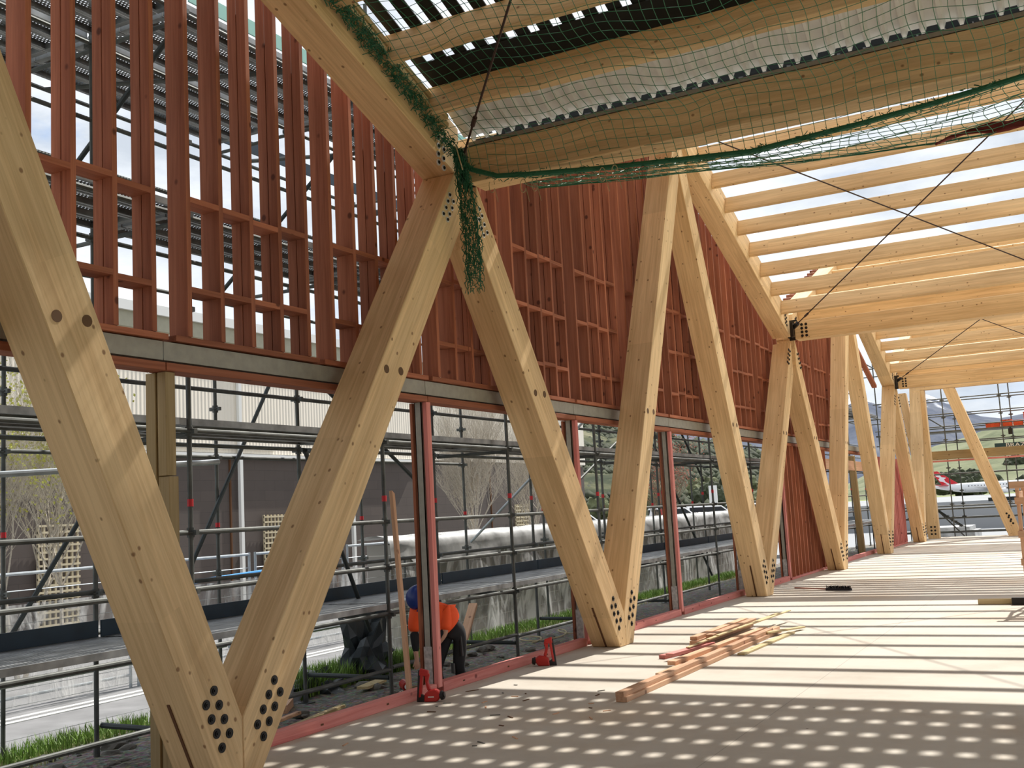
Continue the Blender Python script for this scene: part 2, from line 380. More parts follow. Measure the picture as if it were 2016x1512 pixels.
def clip(poly, a, b, c):          # keep a*y+b*z<=c
    out = []
    for i in range(len(poly)):
        p, q = poly[i], poly[(i+1) % len(poly)]
        dp, dq = a*p[0]+b*p[1]-c, a*q[0]+b*q[1]-c
        if dp <= 0: out.append(p)
        if (dp < 0 < dq) or (dq < 0 < dp):
            t = dp/(dp-dq); out.append((p[0]+t*(q[0]-p[0]), p[1]+t*(q[1]-p[1])))
    return out
def bolts(parent, pts, x=XI, shiny=False, nrm=(1, 0, 0), r=.030, axis='x'):
    for (a, z) in pts:
        b = MB(); c = (x, a, z) if axis == 'x' else (a, x, z)
        n = Vector(nrm)
        b.disc(Vector(c)-n*.004, n, r, .010, 16, 1 if shiny else 0); b.disc(Vector(c)+n*.004, n, r*.55, .008, 12, 0); b.disc(Vector(c)+n*.010, n, r*.28, .008, 6, 0)
        b.build('bolt', ['black', 'nutshine'], parent)
PATT = [(0, 0), (.085, -.045), (.095, .045), (.18, 0-.0)]
def boltpat(o, d, n_, k=8):
    # two staggered rows along d
    P = []
    for i in range(k):
        r = i % 2; s = (i//2)*.105 + (0.04 if r else 0)
        t = .048 if r else -.048
        P.append((o[0]+d[0]*s+n_[0]*t, o[1]+d[1]*s+n_[1]*t))
    return P
place = ['nearest', 'second', 'third', 'fourth', 'fifth', 'sixth']
def leg(i, side, steep):
    b0 = B[i]; s = 2.17 if steep else 1.45; W = .36
    cro = .38
    hor = W*math.sqrt(1+s*s)/s; big = 12
    if side > 0:   # leans away from the camera going up
        poly = [(b0-5, cro-5*s), (b0+big, cro+big*s), (b0+big+hor, cro+big*s), (b0-5+hor, cro-5*s)]
        poly = clip(poly, -1, 0, -b0-.002)
        top = min([r for r in (YR if steep else YV) if r > b0])
        lim = top-(.004 if steep else .16)
        poly = clip(poly, 1, 0, lim)
    else:
        poly = [(b0+5, cro-5*s), (b0-big, cro+big*s), (b0-big-hor, cro+big*s), (b0+5-hor, cro-5*s)]
        poly = clip(poly, 1, 0, b0-.002)
        top = max([r for r in (YR if steep else YV) if r < b0])
        lim = top+(.004 if steep else .16)
        poly = clip(poly, -1, 0, -lim)
    poly = clip(poly, 0, -1, -.003)
    # underside of the rafters on this side
    v = min(YV, key=lambda q: abs(q-(b0+top)/2)) if not steep else min(YV, key=lambda q: abs(q-b0-side*.5) if (q-b0)*side < 0 else 99+abs(q-b0))
    v = min(YV, key=lambda q: abs(q-b0))
    if (b0+side*1-v) < 0: poly = clip(poly, SL, 1, ZV+SL*v-.004)
    else: poly = clip(poly, -SL, 1, ZV-SL*v-.004)
    d = Vector((0, side, s)).normalized()
    c = Vector(((XI+XO)/2, b0, .4)); m = frame(c, c+d*4, (0, -side*s, 1))
    mb = MB(); mb.prism(poly, 'x', XO, XI)
    lean = ('leaning away' if side > 0 else 'leaning back')
    o = mb.build('glulam_strut', 'glulam', None, m, bevel=.006)
    tag(o, f"glued timber strut {lean} from the {place[i]} V foot up to a roof {'ridge' if steep else 'valley'}", 'timber strut', 'angled timber struts of the wall')
    dv = (d.y, d.z); nn = (-d.z*side, d.y*side)
    mid = b0+side*hor/2
    base = (b0+side*.16, .29) if True else 0
    if i < 6:
        bolts(o, boltpat((b0+side*.155, .25), dv, nn, 8), r=.030 if i else .032)
    if i == 0 and side > 0:
        bolts(o, [(8.56, 4.59), (8.52, 4.52), (8.62, 4.54), (8.48, 4.45), (8.59, 4.47), (8.43, 4.38), (8.54, 4.40), (8.50, 4.34)], shiny=True, r=.027)
    elif i == 1 and side < 0:
        bolts(o, [(9.12, 4.58), (9.16, 4.52), (9.10, 4.47), (9.20, 4.44), (9.14, 4.39), (9.25, 4.37), (9.18, 4.33)], shiny=True, r=.027)
    elif not steep:
        bolts(o, boltpat((top-side*(.33), 4.52), (-dv[0], -dv[1]), nn, 8), r=.028)
    # pair of plugged holes at lintel height
    zc = 2.84; yc = b0+side*((zc-cro)/s+hor/2)
    for k in (-.105, .105):
        h = MB(); h.disc((XI-.003, yc+k, zc), (1, 0, 0), .036, .005, 16); h.build('plug_hole', 'hole', o)
    # knife plate slot in the face turned to the camera
    if side < 0:
        yb = b0-hor+cro/s
        f = MB(); e = Vector((0, side, s)).normalized(); nrm = Vector((0, -s, side)).normalized()
        if nrm.y > 0: nrm = -nrm
        st = Vector(((XI+XO)/2, yb, 0)); 
        f.obox(st+e*.30, e, Vector((1, 0, 0)), nrm, .29, .011, .006); f.build('plate_slot', 'slot', o)
    return o
for i in range(6):
    far = (i % 2 == 0)
    leg(i, -1, far)      # even feet: the strut on the near side is the steep one
    leg(i, +1, not far)

# rafters, tie beams, purlins
def rafter(v, r, k, txt):
    sgn = 1 if r > v else -1
    dep = .50
    y0 = v+sgn*.14; y1 = r
    poly = [(y0, ZV+SL*abs(y0-v)), (y1, ZV+SL*abs(y1-v)), (y1, ZV+SL*abs(y1-v)+dep), (y0, ZV+SL*abs(y0-v)+dep)]
    c = Vector(((XI+XO)/2, y0, ZV)); m = frame(c, c+Vector((0, sgn, SL)), (0, -sgn*SL, 1))
    mb = MB(); mb.prism(poly, 'x', XO, XI); o = mb.build('rafter', 'glulam', None, m, bevel=.006)
    tag(o, txt, 'roof rafter', 'sloping edge rafters')
    yb = v+sgn*.42
    if k == 0: bolts(o, [(8.49, 5.10), (8.40, 5.10), (8.49, 5.01), (8.40, 5.02), (8.48, 4.92), (8.39, 4.94), (8.48, 4.83), (8.39, 4.86)], shiny=True, r=.03)
    else: bolts(o, [(yb+a, ZV+SL*.42+.12+j*.075+a*SL*sgn) for j in range(4) for a in (-.045, .045)], r=.028)
    return o
rt = ['edge rafter from the green net node rising towards the camera', 'edge rafter from the green net node rising away to the first ridge',
      'edge rafter falling from the first ridge to the second valley beam', 'edge rafter rising away from the second valley beam',
      'edge rafter falling to the third valley beam', 'edge rafter rising away from the third valley beam']
k = 0
for v in YV:
    lo = max(r for r in YR if r < v); hi = min(r for r in YR if r > v)
    rafter(v, lo, 0 if v == YV[0] else 1, rt[k]); k += 1
    rafter(v, hi, 1, rt[k]); k += 1
XR = 8.8
tie_lab = ['deep timber valley beam above the green safety net', 'timber valley beam at the second node with black bolts', 'timber valley beam at the third node, farthest of the three']
for n, v in enumerate(YV):
    o = beam('valley_beam', (XI+.10, v, 4.91), (XR, v, 4.91), .32, .355, 'glulam', bevel=.005)
    tag(o, tie_lab[n], 'timber beam', 'beams across the roof valleys')
    pts = [(XI+.24+a*.085, 4.79+j*.075) for j in range(4) for a in (0, 1)]
    if n: bolts(o, pts, x=v-.16, nrm=(0, -1, 0), r=.028, axis='y')
    # steel knife plate joining beam, rafters and struts
    p = MB(); p.box(XI-.05, XI+.12, v-.012, v+.012, 4.74, 5.15); p.box(XI-.06, XI-.03, v-.12, v+.12, 4.78, 5.08)
    p.build('steel_plate', 'black', o)
offs = [.70+.665*j for j in range(9)]
nn = 0
names_b = {0: 'near the green net', 1: 'between first ridge and second valley beam', 2: 'beyond the second valley beam', 3: 'before the third valley beam', 4: 'beyond the third valley beam', 5: 'between net and first ridge'}
def purlins(v, sgn, where, x1=XR):
    near = v == YV[0] and sgn < 0
    for j, of in enumerate(offs):
        y = v+sgn*of; zc = ZV+SL*of+(.36 if near else .30)
        # stand perpendicular to the slope
        up = Vector((0, -sgn*math.sin(TH), math.cos(TH)))
        o = beam('purlin', (XI+.002, y, zc), (x1, y, zc), .066, .30 if near else .275, 'glulam', up=up, bevel=.003)
        tag(o, f"pale timber purlin, {ORD[j]} from the valley, {where}", 'purlin', 'purlins '+where)
purlins(YV[0], -1, 'on the slope above the green net')
purlins(YV[0], 1, 'on the slope from net to first ridge')
purlins(YV[1], -1, 'on the slope above the second valley beam')
purlins(YV[1], 1, 'on the slope beyond the second valley beam')
purlins(YV[2], -1, 'on the slope above the third valley beam')
purlins(YV[2], 1, 'on the slope beyond the third valley beam')

# end frame across the far side
def post(poly, y0, y1, label, bp=None):
    mb = MB(); mb.prism(poly, 'y', y0, y1)
    c = Vector(((poly[0][0]+poly[1][0])/2, (y0+y1)/2, 0)); m = frame(c, c+Vector((poly[2][0]-poly[1][0], 0, poly[2][1]-poly[1][1])), (0, 1, 0))
    o = mb.build('end_strut', 'glulam', None, m, bevel=.005); tag(o, label, 'timber strut', 'struts of the far end frame')
    if bp: bolts(o, bp, x=y0, nrm=(0, -1, 0), r=.034, axis='y')
    return o
post([(-5.24, 0), (-4.88, 0), (-4.93, 5.1), (-5.29, 5.1)], 40.0, 40.36, 'upright timber post at the far corner with six black bolts', [(-5.12+a*.12, .16+j*.12) for j in range(3) for a in (0, 1)])
post([(-2.72, 0), (-2.3, 0), (-3.94, 5.1), (-4.32, 5.1)], 40.02, 40.38, 'far timber strut slanting down to the right on the end frame', [(-2.68-a*.07+j*-.05+.13, .42+j*.13+a*.07) for j in range(3) for a in (0, 1)])
post([(-2.29, 0), (-1.87, 0), (-.65, 5.1), (-1.03, 5.1)], 40.02, 40.38, 'far timber strut slanting up to the right beside the trestle')
post([(-5.30, .0), (-5.05, .0), (-5.60, 5.1), (-5.85, 5.1)], 40.45, 40.75, 'grey weathered timber post behind the far corner post')
tag(beam('end_beam', (-5.2, 40.2, 5.32), (XR, 40.2, 5.32), .3, .42, 'glulam'), 'timber beam closing the far end of the roof', 'timber beam')
tag(beam('end_lintel', (-5.2, 40.6, 2.83), (XR, 40.6, 2.83), .1, .30, 'green_timber'), 'pale timber lintel across the far end wall', 'lintel')
o = beam('end_lintel', (-5.2, 40.6, 2.63), (XR, 40.6, 2.63), .12, .06, 'pink'); tag(o, 'thin reddish timber under the far end lintel', 'lintel')

# tension rods below the purlins
def rod(a, b, label):
    m = MB(); m.tube(a, b, .011, 8); d = (Vector(b)-Vector(a)); q = Vector(a)+d.normalized()*.42
    m.tube(q, q+d.normalized()*.12, .022, 8)
    o = m.build('tension_rod', 'rod'); tag(o, label, 'steel rod', 'crossing tension rods under the roof')
    k0 = .5 if a[1] < 12 else 1
    f = MB(); f.tube(Vector(a)-d.normalized()*.1, Vector(a)+d.normalized()*.10, .045*k0, 10)
    if k0 == 1: f.box(a[0]-.09, a[0]-.04, a[1]-.05, a[1]+.05, a[2]-.22, a[2]+.06); f.build('fork_end', 'black', o)
def rodpt(x, v, sgn, d, off=.09): return (x, v+sgn*d, ZV+SL*d+off)
XB = .58
for n, v in enumerate(YV):
    for sgn in (-1, 1):
        if n == 0 and sgn > 0: continue
        where = ['above the green net', 'over the second valley beam', 'over the third valley beam'][n]
        dirn = 'near side' if sgn < 0 else 'far side'
        rod(rodpt(-4.90, v, sgn, .30, .13), rodpt(XB-.1, v, sgn, 6.3), f"thin steel tension rod rising from the wall node {where}, {dirn}")
        if not (n == 0): rod(rodpt(XB-.1, v, sgn, .16, .13), rodpt(-4.95, v, sgn, 6.3), f"thin steel tension rod falling rightwards {where}, {dirn}")

# black strips on the roof above the net, white valley sheet
def strips(v, sgn, tagtxt, d0, d1, only=None):
    x = XI+.06; j = 0
    while x < XR-.2:
        m = MB(); z0 = (.36+.14 if sgn < 0 else .30+.128)+.035
        a = Vector((x+.055, v+sgn*d0, ZV+SL*d0+z0)); b = Vector((x+.055, v+sgn*d1, ZV+SL*d1+z0))
        fr = frame(a, b, (0, -sgn*SL, 1)); ax, ay, az = [Vector(c) for c in fr.to_3x3().col]
        m.obox(fr.translation, ax, ay, az, (b-a).length/2, .061, .006)
        o = m.build('roof_strip', 'felt', None, fr)
        tag(o, f"black roofing strip laid over the purlins {tagtxt}", 'roofing strip', 'black roofing strips '+tagtxt)
        x += .209; j += 1
strips(YV[0], -1, 'above the green net', .1, 6.35)
strips(YV[0], 1, 'on the slope beyond the net', .1, 6.45)
fb = frame((XI+.1, YV[0]-.80, ZV+SL*.80+.520), (XR, YV[0]-.80, ZV+SL*.80+.520), (0, SL, 1)); m = MB(); ax, ay, az = [Vector(c) for c in fb.to_3x3().col]
m.obox(fb.translation, ax, ay, az, (XR-XI-.1)/2, .17, .004)
tag(m.build('underlay_band', 'felt', None, fb), 'solid black underlay band above the first purlin over the net', 'roof underlay')
# corrugated tray at the valley
m = MB(); x = XI+.05; pts = []
while x < XR:
    pts += [(x, 0), (x+.085, 0), (x+.10, -.05), (x+.125, -.05), (x+.14, 0)]; x += .14
def zs(d): return 5.17+(d-.06)*.57
V = []; F = []
for (px, pz) in pts:
    for d in (.12, .64): V.append((px, YV[0]-d, zs(d)+pz+ (0 if d > .1 else .0)))
for i in range(len(pts)-1): F.append((2*i, 2*i+1, 2*i+3, 2*i+2))
m.add(V, F); o = m.build('valley_sheet', 'white_sheet'); tag(o, 'white ribbed roof sheet beside the valley beam over the net', 'roof sheet')
sol = o.modifiers.new('s', 'SOLIDIFY'); sol.thickness = .002
m = MB(); m.box(XI+.12, XR, YV[0]-.17, YV[0]-.15, 5.09, 5.125); m.box(XI+.12, XR, YV[0]-.16, YV[0]+.16, 5.09, 5.10)
tag(m.build('flashing', 'flash'), 'grey metal flashing along the top of the net valley beam', 'flashing')

m = MB(); m.box(XI+.12, XR, YV[0]-.05, YV[0]+.45, 5.12, 5.14); m.box(XI+.12, XR, YV[0]+.42, YV[0]+.45, 5.12, 5.5)
tag(m.build('valley_gutter', 'felt'), 'black lined gutter behind the net valley beam', 'gutter')
# battens beside the near rafter
for j in range(2):
    a = (XI+.03+.0*j, 2.6, ZV+SL*6.32+.50-.05*j*0); 
    o = beam('batten', (XI+.035, 2.7, ZV+SL*6.22+.33+.08*j), (XI+.035, 8.5, ZV+SL*.42+.33+.08*j), .06, .05, 'batten', up=(0, SL, 1))
    tag(o, ['lower', 'upper'][j]+' pale batten on the inside of the rafter behind the net', 'batten')

# ------------------------------------------------------------------ wall framing
XW0, XW1 = -5.70, -5.52
S0 = 4.66; SP = .333
def stud(parent, y, z0, z1a, z1b, solid, mat='red'):
    m = MB(); 
    def pr(x0, x1): m.prism([(y, z0), (y+.042, z0), (y+.042, z1b), (y, z1a)], 'x', x0, x1)
    if solid: pr(XW0, XW1)
    else: pr(XW0, -5.613); pr(-5.605, XW1)
    f = frame((-5.61, y+.02, z0), (-5.61, y+.02, z0+1), (1, 0, 0))
    return m.build('stud', mat, parent, f)
bayname = ['at the left edge', 'left of the green net', 'left of the net node', 'just right of the net node', 'below the net', 'left of the first ridge', 'under the first ridge', 'right of the first ridge',
           'between ridge and second valley', 'left of the second valley', 'at the second valley node', 'right of the second valley', 'left of the last ridge', 'under the last ridge', 'beside the last ridge', 'last']
k = -7; panel = 0
groups = []
while S0+SP*k < 28.0:
    ks = [q for q in range(k, k+5) if S0+SP*q < 28.05]
    groups.append(ks); k += 5
def ztop(y): return under(y)+.42
zones = [('left of the nearest strut', 5.6), ('between the first V and the net node', 8.9), ('between net node and second V', 12.2), ('between second V and first ridge', 15.3), ('right of the first ridge', 18.6),
         ('left of the second valley node', 21.7), ('right of the second valley node', 25.0), ('left of the last ridge', 99)]
zc = {}
for gi, ks in enumerate(groups):
    y0 = S0+SP*ks[0]; y1 = S0+SP*ks[-1]+.042
    if y1 < 3.0: continue
    z = next(t for t, lim in zones if (y0+y1)/2 < lim); zc[z] = zc.get(z, 0)+1
    tot = ORD[zc[z]-1]
    root = empty('wall_frame', (-5.61, y0, 2.92), f"red timber stud frame above the lintel, {z}, {tot} from the left", 'stud frame', 'stud frames above the lintel')
    for q in ks:
        y = S0+SP*q; stud(root, y, 2.96, ztop(y), ztop(y+.042), (q % 5) in (3, 4))
    rows = (3.30, 3.95) if y0 < 8.9 else (3.30, 3.95, 4.60) if y0 < 12 or True else ()
    for a, bq in zip(ks, ks[1:]):
        for zr in rows:
            if zr > ztop(S0+SP*a)-.1: continue
            zz = zr + random.uniform(-.015, .015)+(.0 if a % 2 else .012)
            m = MB(); m.box(XW0 if a % 3 else -5.68, XW1, S0+SP*a+.0425, S0+SP*bq-.0005, zz-.02, zz+.02)
            m.build('nog', 'red', root, frame((-5.61, S0+SP*a, zz), (-5.61, S0+SP*bq, zz)))
    m = MB(); m.box(XW0, XW1+.004, y0-.12, y1+.1, 2.915, 2.955); m.build('bottom_plate', 'red', root, frame((-5.61, y0, 2.93), (-5.61, y1, 2.93)))
# lintel beam lengths and the plate below them, posts
PY = [5.45, 8.78, 12.15, 15.52, 18.92, 22.0, 26.1, 29.5, 32.6]
plab = ['at the left edge', 'before the green timber post', 'left of the first steel post', 'left of the second steel post', 'left of the third steel post', 'left of the fourth steel post', 'over the lower stud wall', 'past the lower stud wall', 'far', 'last']
edges = [2.2]+PY
for n in range(len(edges)-1):
    a, b_ = edges[n]+.004, edges[n+1]-.004
    m = MB(); m.box(-5.560, -5.550, a, b_, 2.775, 2.905); m.box(-5.665, -5.555, a, b_, 2.895, 2.905); m.box(-5.665, -5.555, a, b_, 2.775, 2.785)
    mid = B[min(range(6), key=lambda q: abs(B[q]-(a+b_)/2))]
    o = m.build('steel_lintel', 'lintel', None, frame((-5.6, a, 2.84), (-5.6, b_, 2.84))); tag(o, f"grey steel channel lintel length {plab[n+1]}", 'lintel', 'steel lintel lengths')
    o = beam('lintel_plate', (-5.61, a-.0, 2.73), (-5.61, b_, 2.73), .17, .055, 'red'); tag(o, f"red timber plate under the steel lintel {plab[n+1]}", 'timber plate', 'plates under the lintel')
# timber post
o = empty('timber_post', (-5.62, 5.52, -.2), 'greenish timber post with a splice, left of the first steel post', 'post')
beam('post_side', (-5.70, 5.52, -.2), (-5.70, 5.52, 2.70), .10, .09, 'green_timber', up=(1, 0, 0), parent=o)
beam('post_side', (-5.60, 5.53, -.2), (-5.60, 5.53, 1.98), .09, .10, 'green_timber', up=(1, 0, 0), parent=o)
beam('post_side', (-5.60, 5.52, 1.985), (-5.60, 5.52, 2.70), .09, .08, 'green_timber', up=(1, 0, 0), parent=o)
qn = ['beside the bending worker', 'left of the second V foot', 'between second and third V feet', 'just left of the third V foot', 'at the near edge of the lower stud wall']
for n, y in enumerate(PY[1:6]):
    o = empty('steel_post', (-5.6, y, 0), f"grey steel post between red studs, {qn[n]}", 'post', 'steel posts between red studs')
    beam('stud', (-5.545, y, .05), (-5.545, y, 2.70), .075, .045, 'pink', up=(1, 0, 0), parent=o)
    m = MB(); m.box(-5.66, -5.585, y-.035, y-.027, .0, 2.76); m.box(-5.66, -5.652, y-.035, y+.03, .0, 2.76); m.box(-5.593, -5.585, y-.035, y+.03, .0, 2.76); m.build('steel_channel', 'lintel', o, frame((-5.62, y, 0), (-5.62, y, 1)))
    beam('stud', (-5.70, y, -.05), (-5.70, y, 2.70), .075, .03, 'red', up=(1, 0, 0), parent=o)
    m = MB(); m.box(-5.665, -5.58, y-.040, y-.036, -.02, .42); m.build('base_tape', 'lathermark', o)
# bottom plate on the slab edge
def plate(y0, y1, lab):
    o = beam('bottom_plate', (-5.57, y0, .045), (-5.57, y1, .045), .10, .09, 'pink'); tag(o, lab, 'timber plate', 'pink timber bottom plates')
    for yy in [y0+.35+.9*t for t in range(int((y1-y0)/.9))]:
        m = MB(); m.box(-5.5205, -5.5185, yy, yy+.035, .04, .055); m.build('tie_hole', 'slot', o)
bl = [(5.75, 8.71, 'pink timber bottom plate from the nearest V to the worker post'), (8.83, 12.08, 'pink timber bottom plate between worker post and second V'), (12.22, 15.44, 'pink timber bottom plate between second and third steel posts'), (15.58, 18.86, 'pink timber bottom plate left of the third V'), (18.98, 21.9, 'short pink timber bottom plate before the lower stud wall')]
for a, b_, l in bl: plate(a, b_, l)
# lower stud walls
def lowwall(y0, y1, mat, lab):
    root = empty('wall_frame', (-5.61, y0, 0), lab, 'stud frame')
    n = int((y1-y0)/.3); 
    for q in range(n+1):
        y = y0+q*(y1-y0-.042)/n; stud(root, y, .05, 2.70, 2.70, q % 4 == 0, mat)
    m = MB(); m.box(XW0, XW1, y0, y1, 0.003, .045); m.build('bottom_plate', 'pink', root, frame((-5.61, y0, .02), (-5.61, y1, .02)))
lowwall(22.05, 26.05, 'red', 'tall red stud wall below the lintel behind the fourth V')
lowwall(33.0, 37.3, 'pink', 'far pink stud wall below the third valley node')
tag(beam('wall_plate', (-5.60, 26.4, .045), (-5.60, 32.9, .045), .1, .09, 'pink'), 'pink bottom plate between the far stud walls', 'timber plate')
tag(beam('top_plate', (-5.62, 28.4, 6.9), (-5.62, 34.3, 4.85), .14, .09, 'red', up=(0, SL, 1)), 'sloping red top plate outside the far rafter', 'timber plate')
tag(beam('roof_fascia', (-5.85, 27.5, 2.42), (-5.85, 33.0, 2.42), .04, .26, 'loose'), 'brown timber board outside the far wall under the lintel', 'board')
o = beam('timber_post', (-5.9, 31.6, -.2), (-5.9, 31.2, 2.7), .16, .16, 'green_timber', up=(1, 0, 0)); tag(o, 'greenish timber post outside the far wall beside the fifth V', 'post')

# ------------------------------------------------------------------ slab and ground
m = MB(); m.box(-5.63, 12, -6, 41.2, -.35, 0); struct(m.build('floor', 'concrete'), 'sunlit concrete floor slab striped with purlin shadows', 'floor')
m = MB()
nx, ny = 24, 90
V = []; F = []
for j in range(ny+1):
    for i in range(nx+1):
        x = -5.63-i*(4.0/nx); y = -2+j*.5
        z = -.25 - .02*math.sin(y*1.7+x) + random.uniform(-.02, .02) - max(0, (-x-7.9))*.14
        V.append((x, y, z))
for j in range(ny):
    for i in range(nx): F.append((j*(nx+1)+i, j*(nx+1)+i+1, (j+1)*(nx+1)+i+1, (j+1)*(nx+1)+i))
m.add(V, F); struct(m.build('ground', 'ground', smooth=True), 'dark gravel strip between slab and grass bank', 'ground')
m = MB(); m.box(-30, -9.4, -20, 130, -.75, -.58); struct(m.build('road', 'asphalt'), 'pale grey road beyond the scaffold', 'road')
m = MB(); m.box(-9.62, -9.40, -5, 60, -.6, -.50); tag(m.build('kerb', 'kerb'), 'pale concrete kerb between grass bank and road', 'kerb')
for i, x in enumerate((-11.9, -12.15)):
    m = MB(); m.box(x, x+.11, -5, 60, -.58, -.574); tag(m.build('road_line', 'whitepaint'), ['nearer', 'farther'][i]+' white line painted on the road', 'road marking')
m = MB(); m.box(-400, 900, 41.2, 420, -1.0, -.45); struct(m.build('terrain', 'airfield'), 'grey apron beyond the far end of the building', 'tarmac')
m = MB(); m.box(-900, 900, -30, 900, -1.6, -1.05); struct(m.build('ground', 'field'), 'grass land beyond the road', 'ground')

m = MB(); m.prism([(2.35, 7.83), (2.35, 7.88), (-3.9, 5.45), (-10, 7.8), (-10, 7.75), (-3.9, 5.40)], 'x', -6, 12); struct(m.build('shade_ceiling', 'felt'), 'unseen black roof behind the camera, added to cut sky light', 'shade_ceiling')  # unseen roof behind the camera, added to darken the faces turned this way
m = MB(); m.box(-5.7, 12, -6.2, -6.05, 0, 6.3); struct(m.build('shade_wall_back', 'red'), 'unseen timber wall behind the camera, added to cut sky light', 'wall')  # unseen back wall, added with the roof to hold back light from behind
# rubble lumps
for i in range(150):
    x = random.uniform(-8.6, -5.85); y = random.uniform(5.2, 15)
    s = random.uniform(.02, .075)*(1 if i % 5 else 1.4)
    bm = bmesh.new(); bmesh.ops.create_icosphere(bm, subdivisions=2, radius=1)
    for v in bm.verts: v.co = Vector((v.co.x*1.3, v.co.y, v.co.z*.55))*s*random.uniform(.8, 1.15)
    me = bpy.data.meshes.new('stone'); bm.to_mesh(me); bm.free(); me.materials.append(M['rock'])
    o = bpy.data.objects.new('stone', me); COL.objects.link(o); o.location = (x, y, -.25-max(0, -x-7.9)*.14+s*.2); o.rotation_euler = (0, 0, random.uniform(0, 6))
    tag(o, 'grey stone lying on the gravel under the scaffold', 'stone', 'loose stones on the gravel')

# grass bank
def grass(name, n, xr, yr, zf, hr, mat, lab, dens=None):
    m = MB()
    for _ in range(n):
        x = random.uniform(*xr); y = random.uniform(*yr)
        if dens and random.random() > dens(x, y): continue
        h = random.uniform(*hr); a = random.uniform(0, 6.28); w = random.uniform(.004, .009); l = random.uniform(0, .6)*h
        dx, dy = math.cos(a), math.sin(a); z = zf(x)
        b0 = Vector((x-dy*w, y+dx*w, z)); b1 = Vector((x+dy*w, y-dx*w, z)); md = Vector((x+dx*l*.3, y+dy*l*.3, z+h*.6)); tp = Vector((x+dx*l, y+dy*l, z+h))
        s = Vector((-dy*w*.8, dx*w*.8, 0))
        m.add([b0, b1, md-s, md+s, tp], [(0, 1, 2, 3), (3, 2, 4)])
    o = m.build(name, mat); tag(o, lab, 'grass', kind='stuff'); return o
zf = lambda x: -.27-max(0, -x-7.9)*.14
pat = lambda x, y: .35+.65*(math.sin(y*2.1+x*3)+1)/2
grass('grass', 26000, (-9.35, -8.35), (5.5, 30), zf, (.06, .22), 'grass', 'green grass tufts along the bank beside the road', pat)
grass('dry_grass', 7000, (-9.0, -8.0), (5.5, 30), zf, (.04, .12), 'grassdry', 'dry pale grass at the edge of the gravel', pat)
grass('tall_grass', 5000, (-8.9, -7.75), (9.5, 11.9), zf, (.15, .34), 'grass', 'taller green grass around the black tarpaulin', None)

# ------------------------------------------------------------------ scaffold
ROW = [-6.5, -7.6, -8.78]; KY = [6.65+2.75*q for q in range(-1, 14)]
rown = ['row nearest the wall', 'middle row', 'outer row']
LV = [.70, 2.46, 4.27, 6.06]
RT = .021
CPL = {}
def standard(x, y, z0, z1, lab, grp, mat='galv', caps=()):
    m = MB(); m.tube((x, y, z0), (x, y, z1), RT, 10); 
    o = m.build('scaffold_standard', [mat, 'galv']); tag(o, lab, 'scaffold pole', grp)
    if 'c' not in CPL:
        c = MB(); c.tube((0, 0, -.04), (0, 0, .04), RT+.011, 10); c.disc((0, 0, -.006), (0, 0, 1), .052, .012, 10)
        c.box(.02, .075, -.018, .018, -.02, .02); c.box(-.075, -.02, -.018, .018, -.02, .02); CPL['c'] = c.build('coupler', 'galv', o); CPL['c'].location = (x, y, LV[0]-.05); CPL['n'] = 0
    for zz in [q-.05 for q in LV]+[1.12, 1.59, 2.97, 3.42, 4.85]:
        if zz < z1 and z1 < 8 and (y < 21 or y > 41):
            if CPL['n'] == 0: CPL['n'] = 1; continue
            q = CPL['c'].copy(); COL.objects.link(q); q.parent = o; q.matrix_parent_inverse = Matrix(); q.location = (x, y, zz)
    for zz in caps:
        t = MB(); t.tube((x, y, zz), (x, y, zz+.06), RT+.004, 10); t.build('red_tape', 'clampred', o)
    if z0 < 0:
        t = MB(); t.box(x-.07, x+.07, y-.07, y+.07, z0-.012, z0+.0); t.tube((x, y, z0), (x, y, z0+.12), RT+.006, 10); t.build('base_jack', 'galv', o)
    return o
for r, x in enumerate(ROW):
    for q, y in enumerate(KY):
        if r == 2 and q > 8: continue
        z0 = -.26-max(0, -x-7.9)*.14
        standard(x, y, z0, 7.2 if r < 2 else 6.6, f"galvanised scaffold standard, {rown[r]}, {ORD[q]} from the left", f"scaffold standards, {rown[r]}", 'galv', (1.80,) if q > 0 and r < 2 else ((1.62,) if r == 2 else ()))
def ledger(x, y0, y1, z, lab, grp, mat='galv'):
    m = MB(); m.tube((x, y0, z), (x, y1, z), RT, 10); o = m.build('scaffold_ledger', mat); tag(o, lab, 'scaffold tube', grp); return o
cntL = {}
def lname(z): 
    return {0.10: 'at ankle height', .66: 'under the lower deck', 1.13: 'knee rail of the lower deck', 1.59: 'hand rail of the lower deck', 2.42: 'under the second deck', 2.97: 'lower rail of the second deck', 3.42: 'upper rail of the second deck',
            4.22: 'under the third deck', 4.85: 'lower rail of the third deck', 5.3: 'upper rail of the third deck', 6.02: 'under the top deck'}[z]
for r, zz in ((0, (.66, 1.13, 1.59, 2.42, 4.22, 6.02)), (1, (.66, 1.13, 1.59, 2.42, 2.97, 3.42, 4.22, 4.85, 5.3, 6.02)), (2, (.66, 2.42, 4.22, 6.02))):
    for z in zz:
        for q in range(0, len(KY)-1):
            if r == 2 and q > 7: continue
            if r == 2 and z < 4 and q > 3: continue
            ledger(ROW[r], KY[q]+.022, KY[q+1]-.022, z, f"scaffold tube, {rown[r]}, {lname(z)}, {ORD[q]} bay", f"scaffold tubes, {rown[r]}, {lname(z)}")
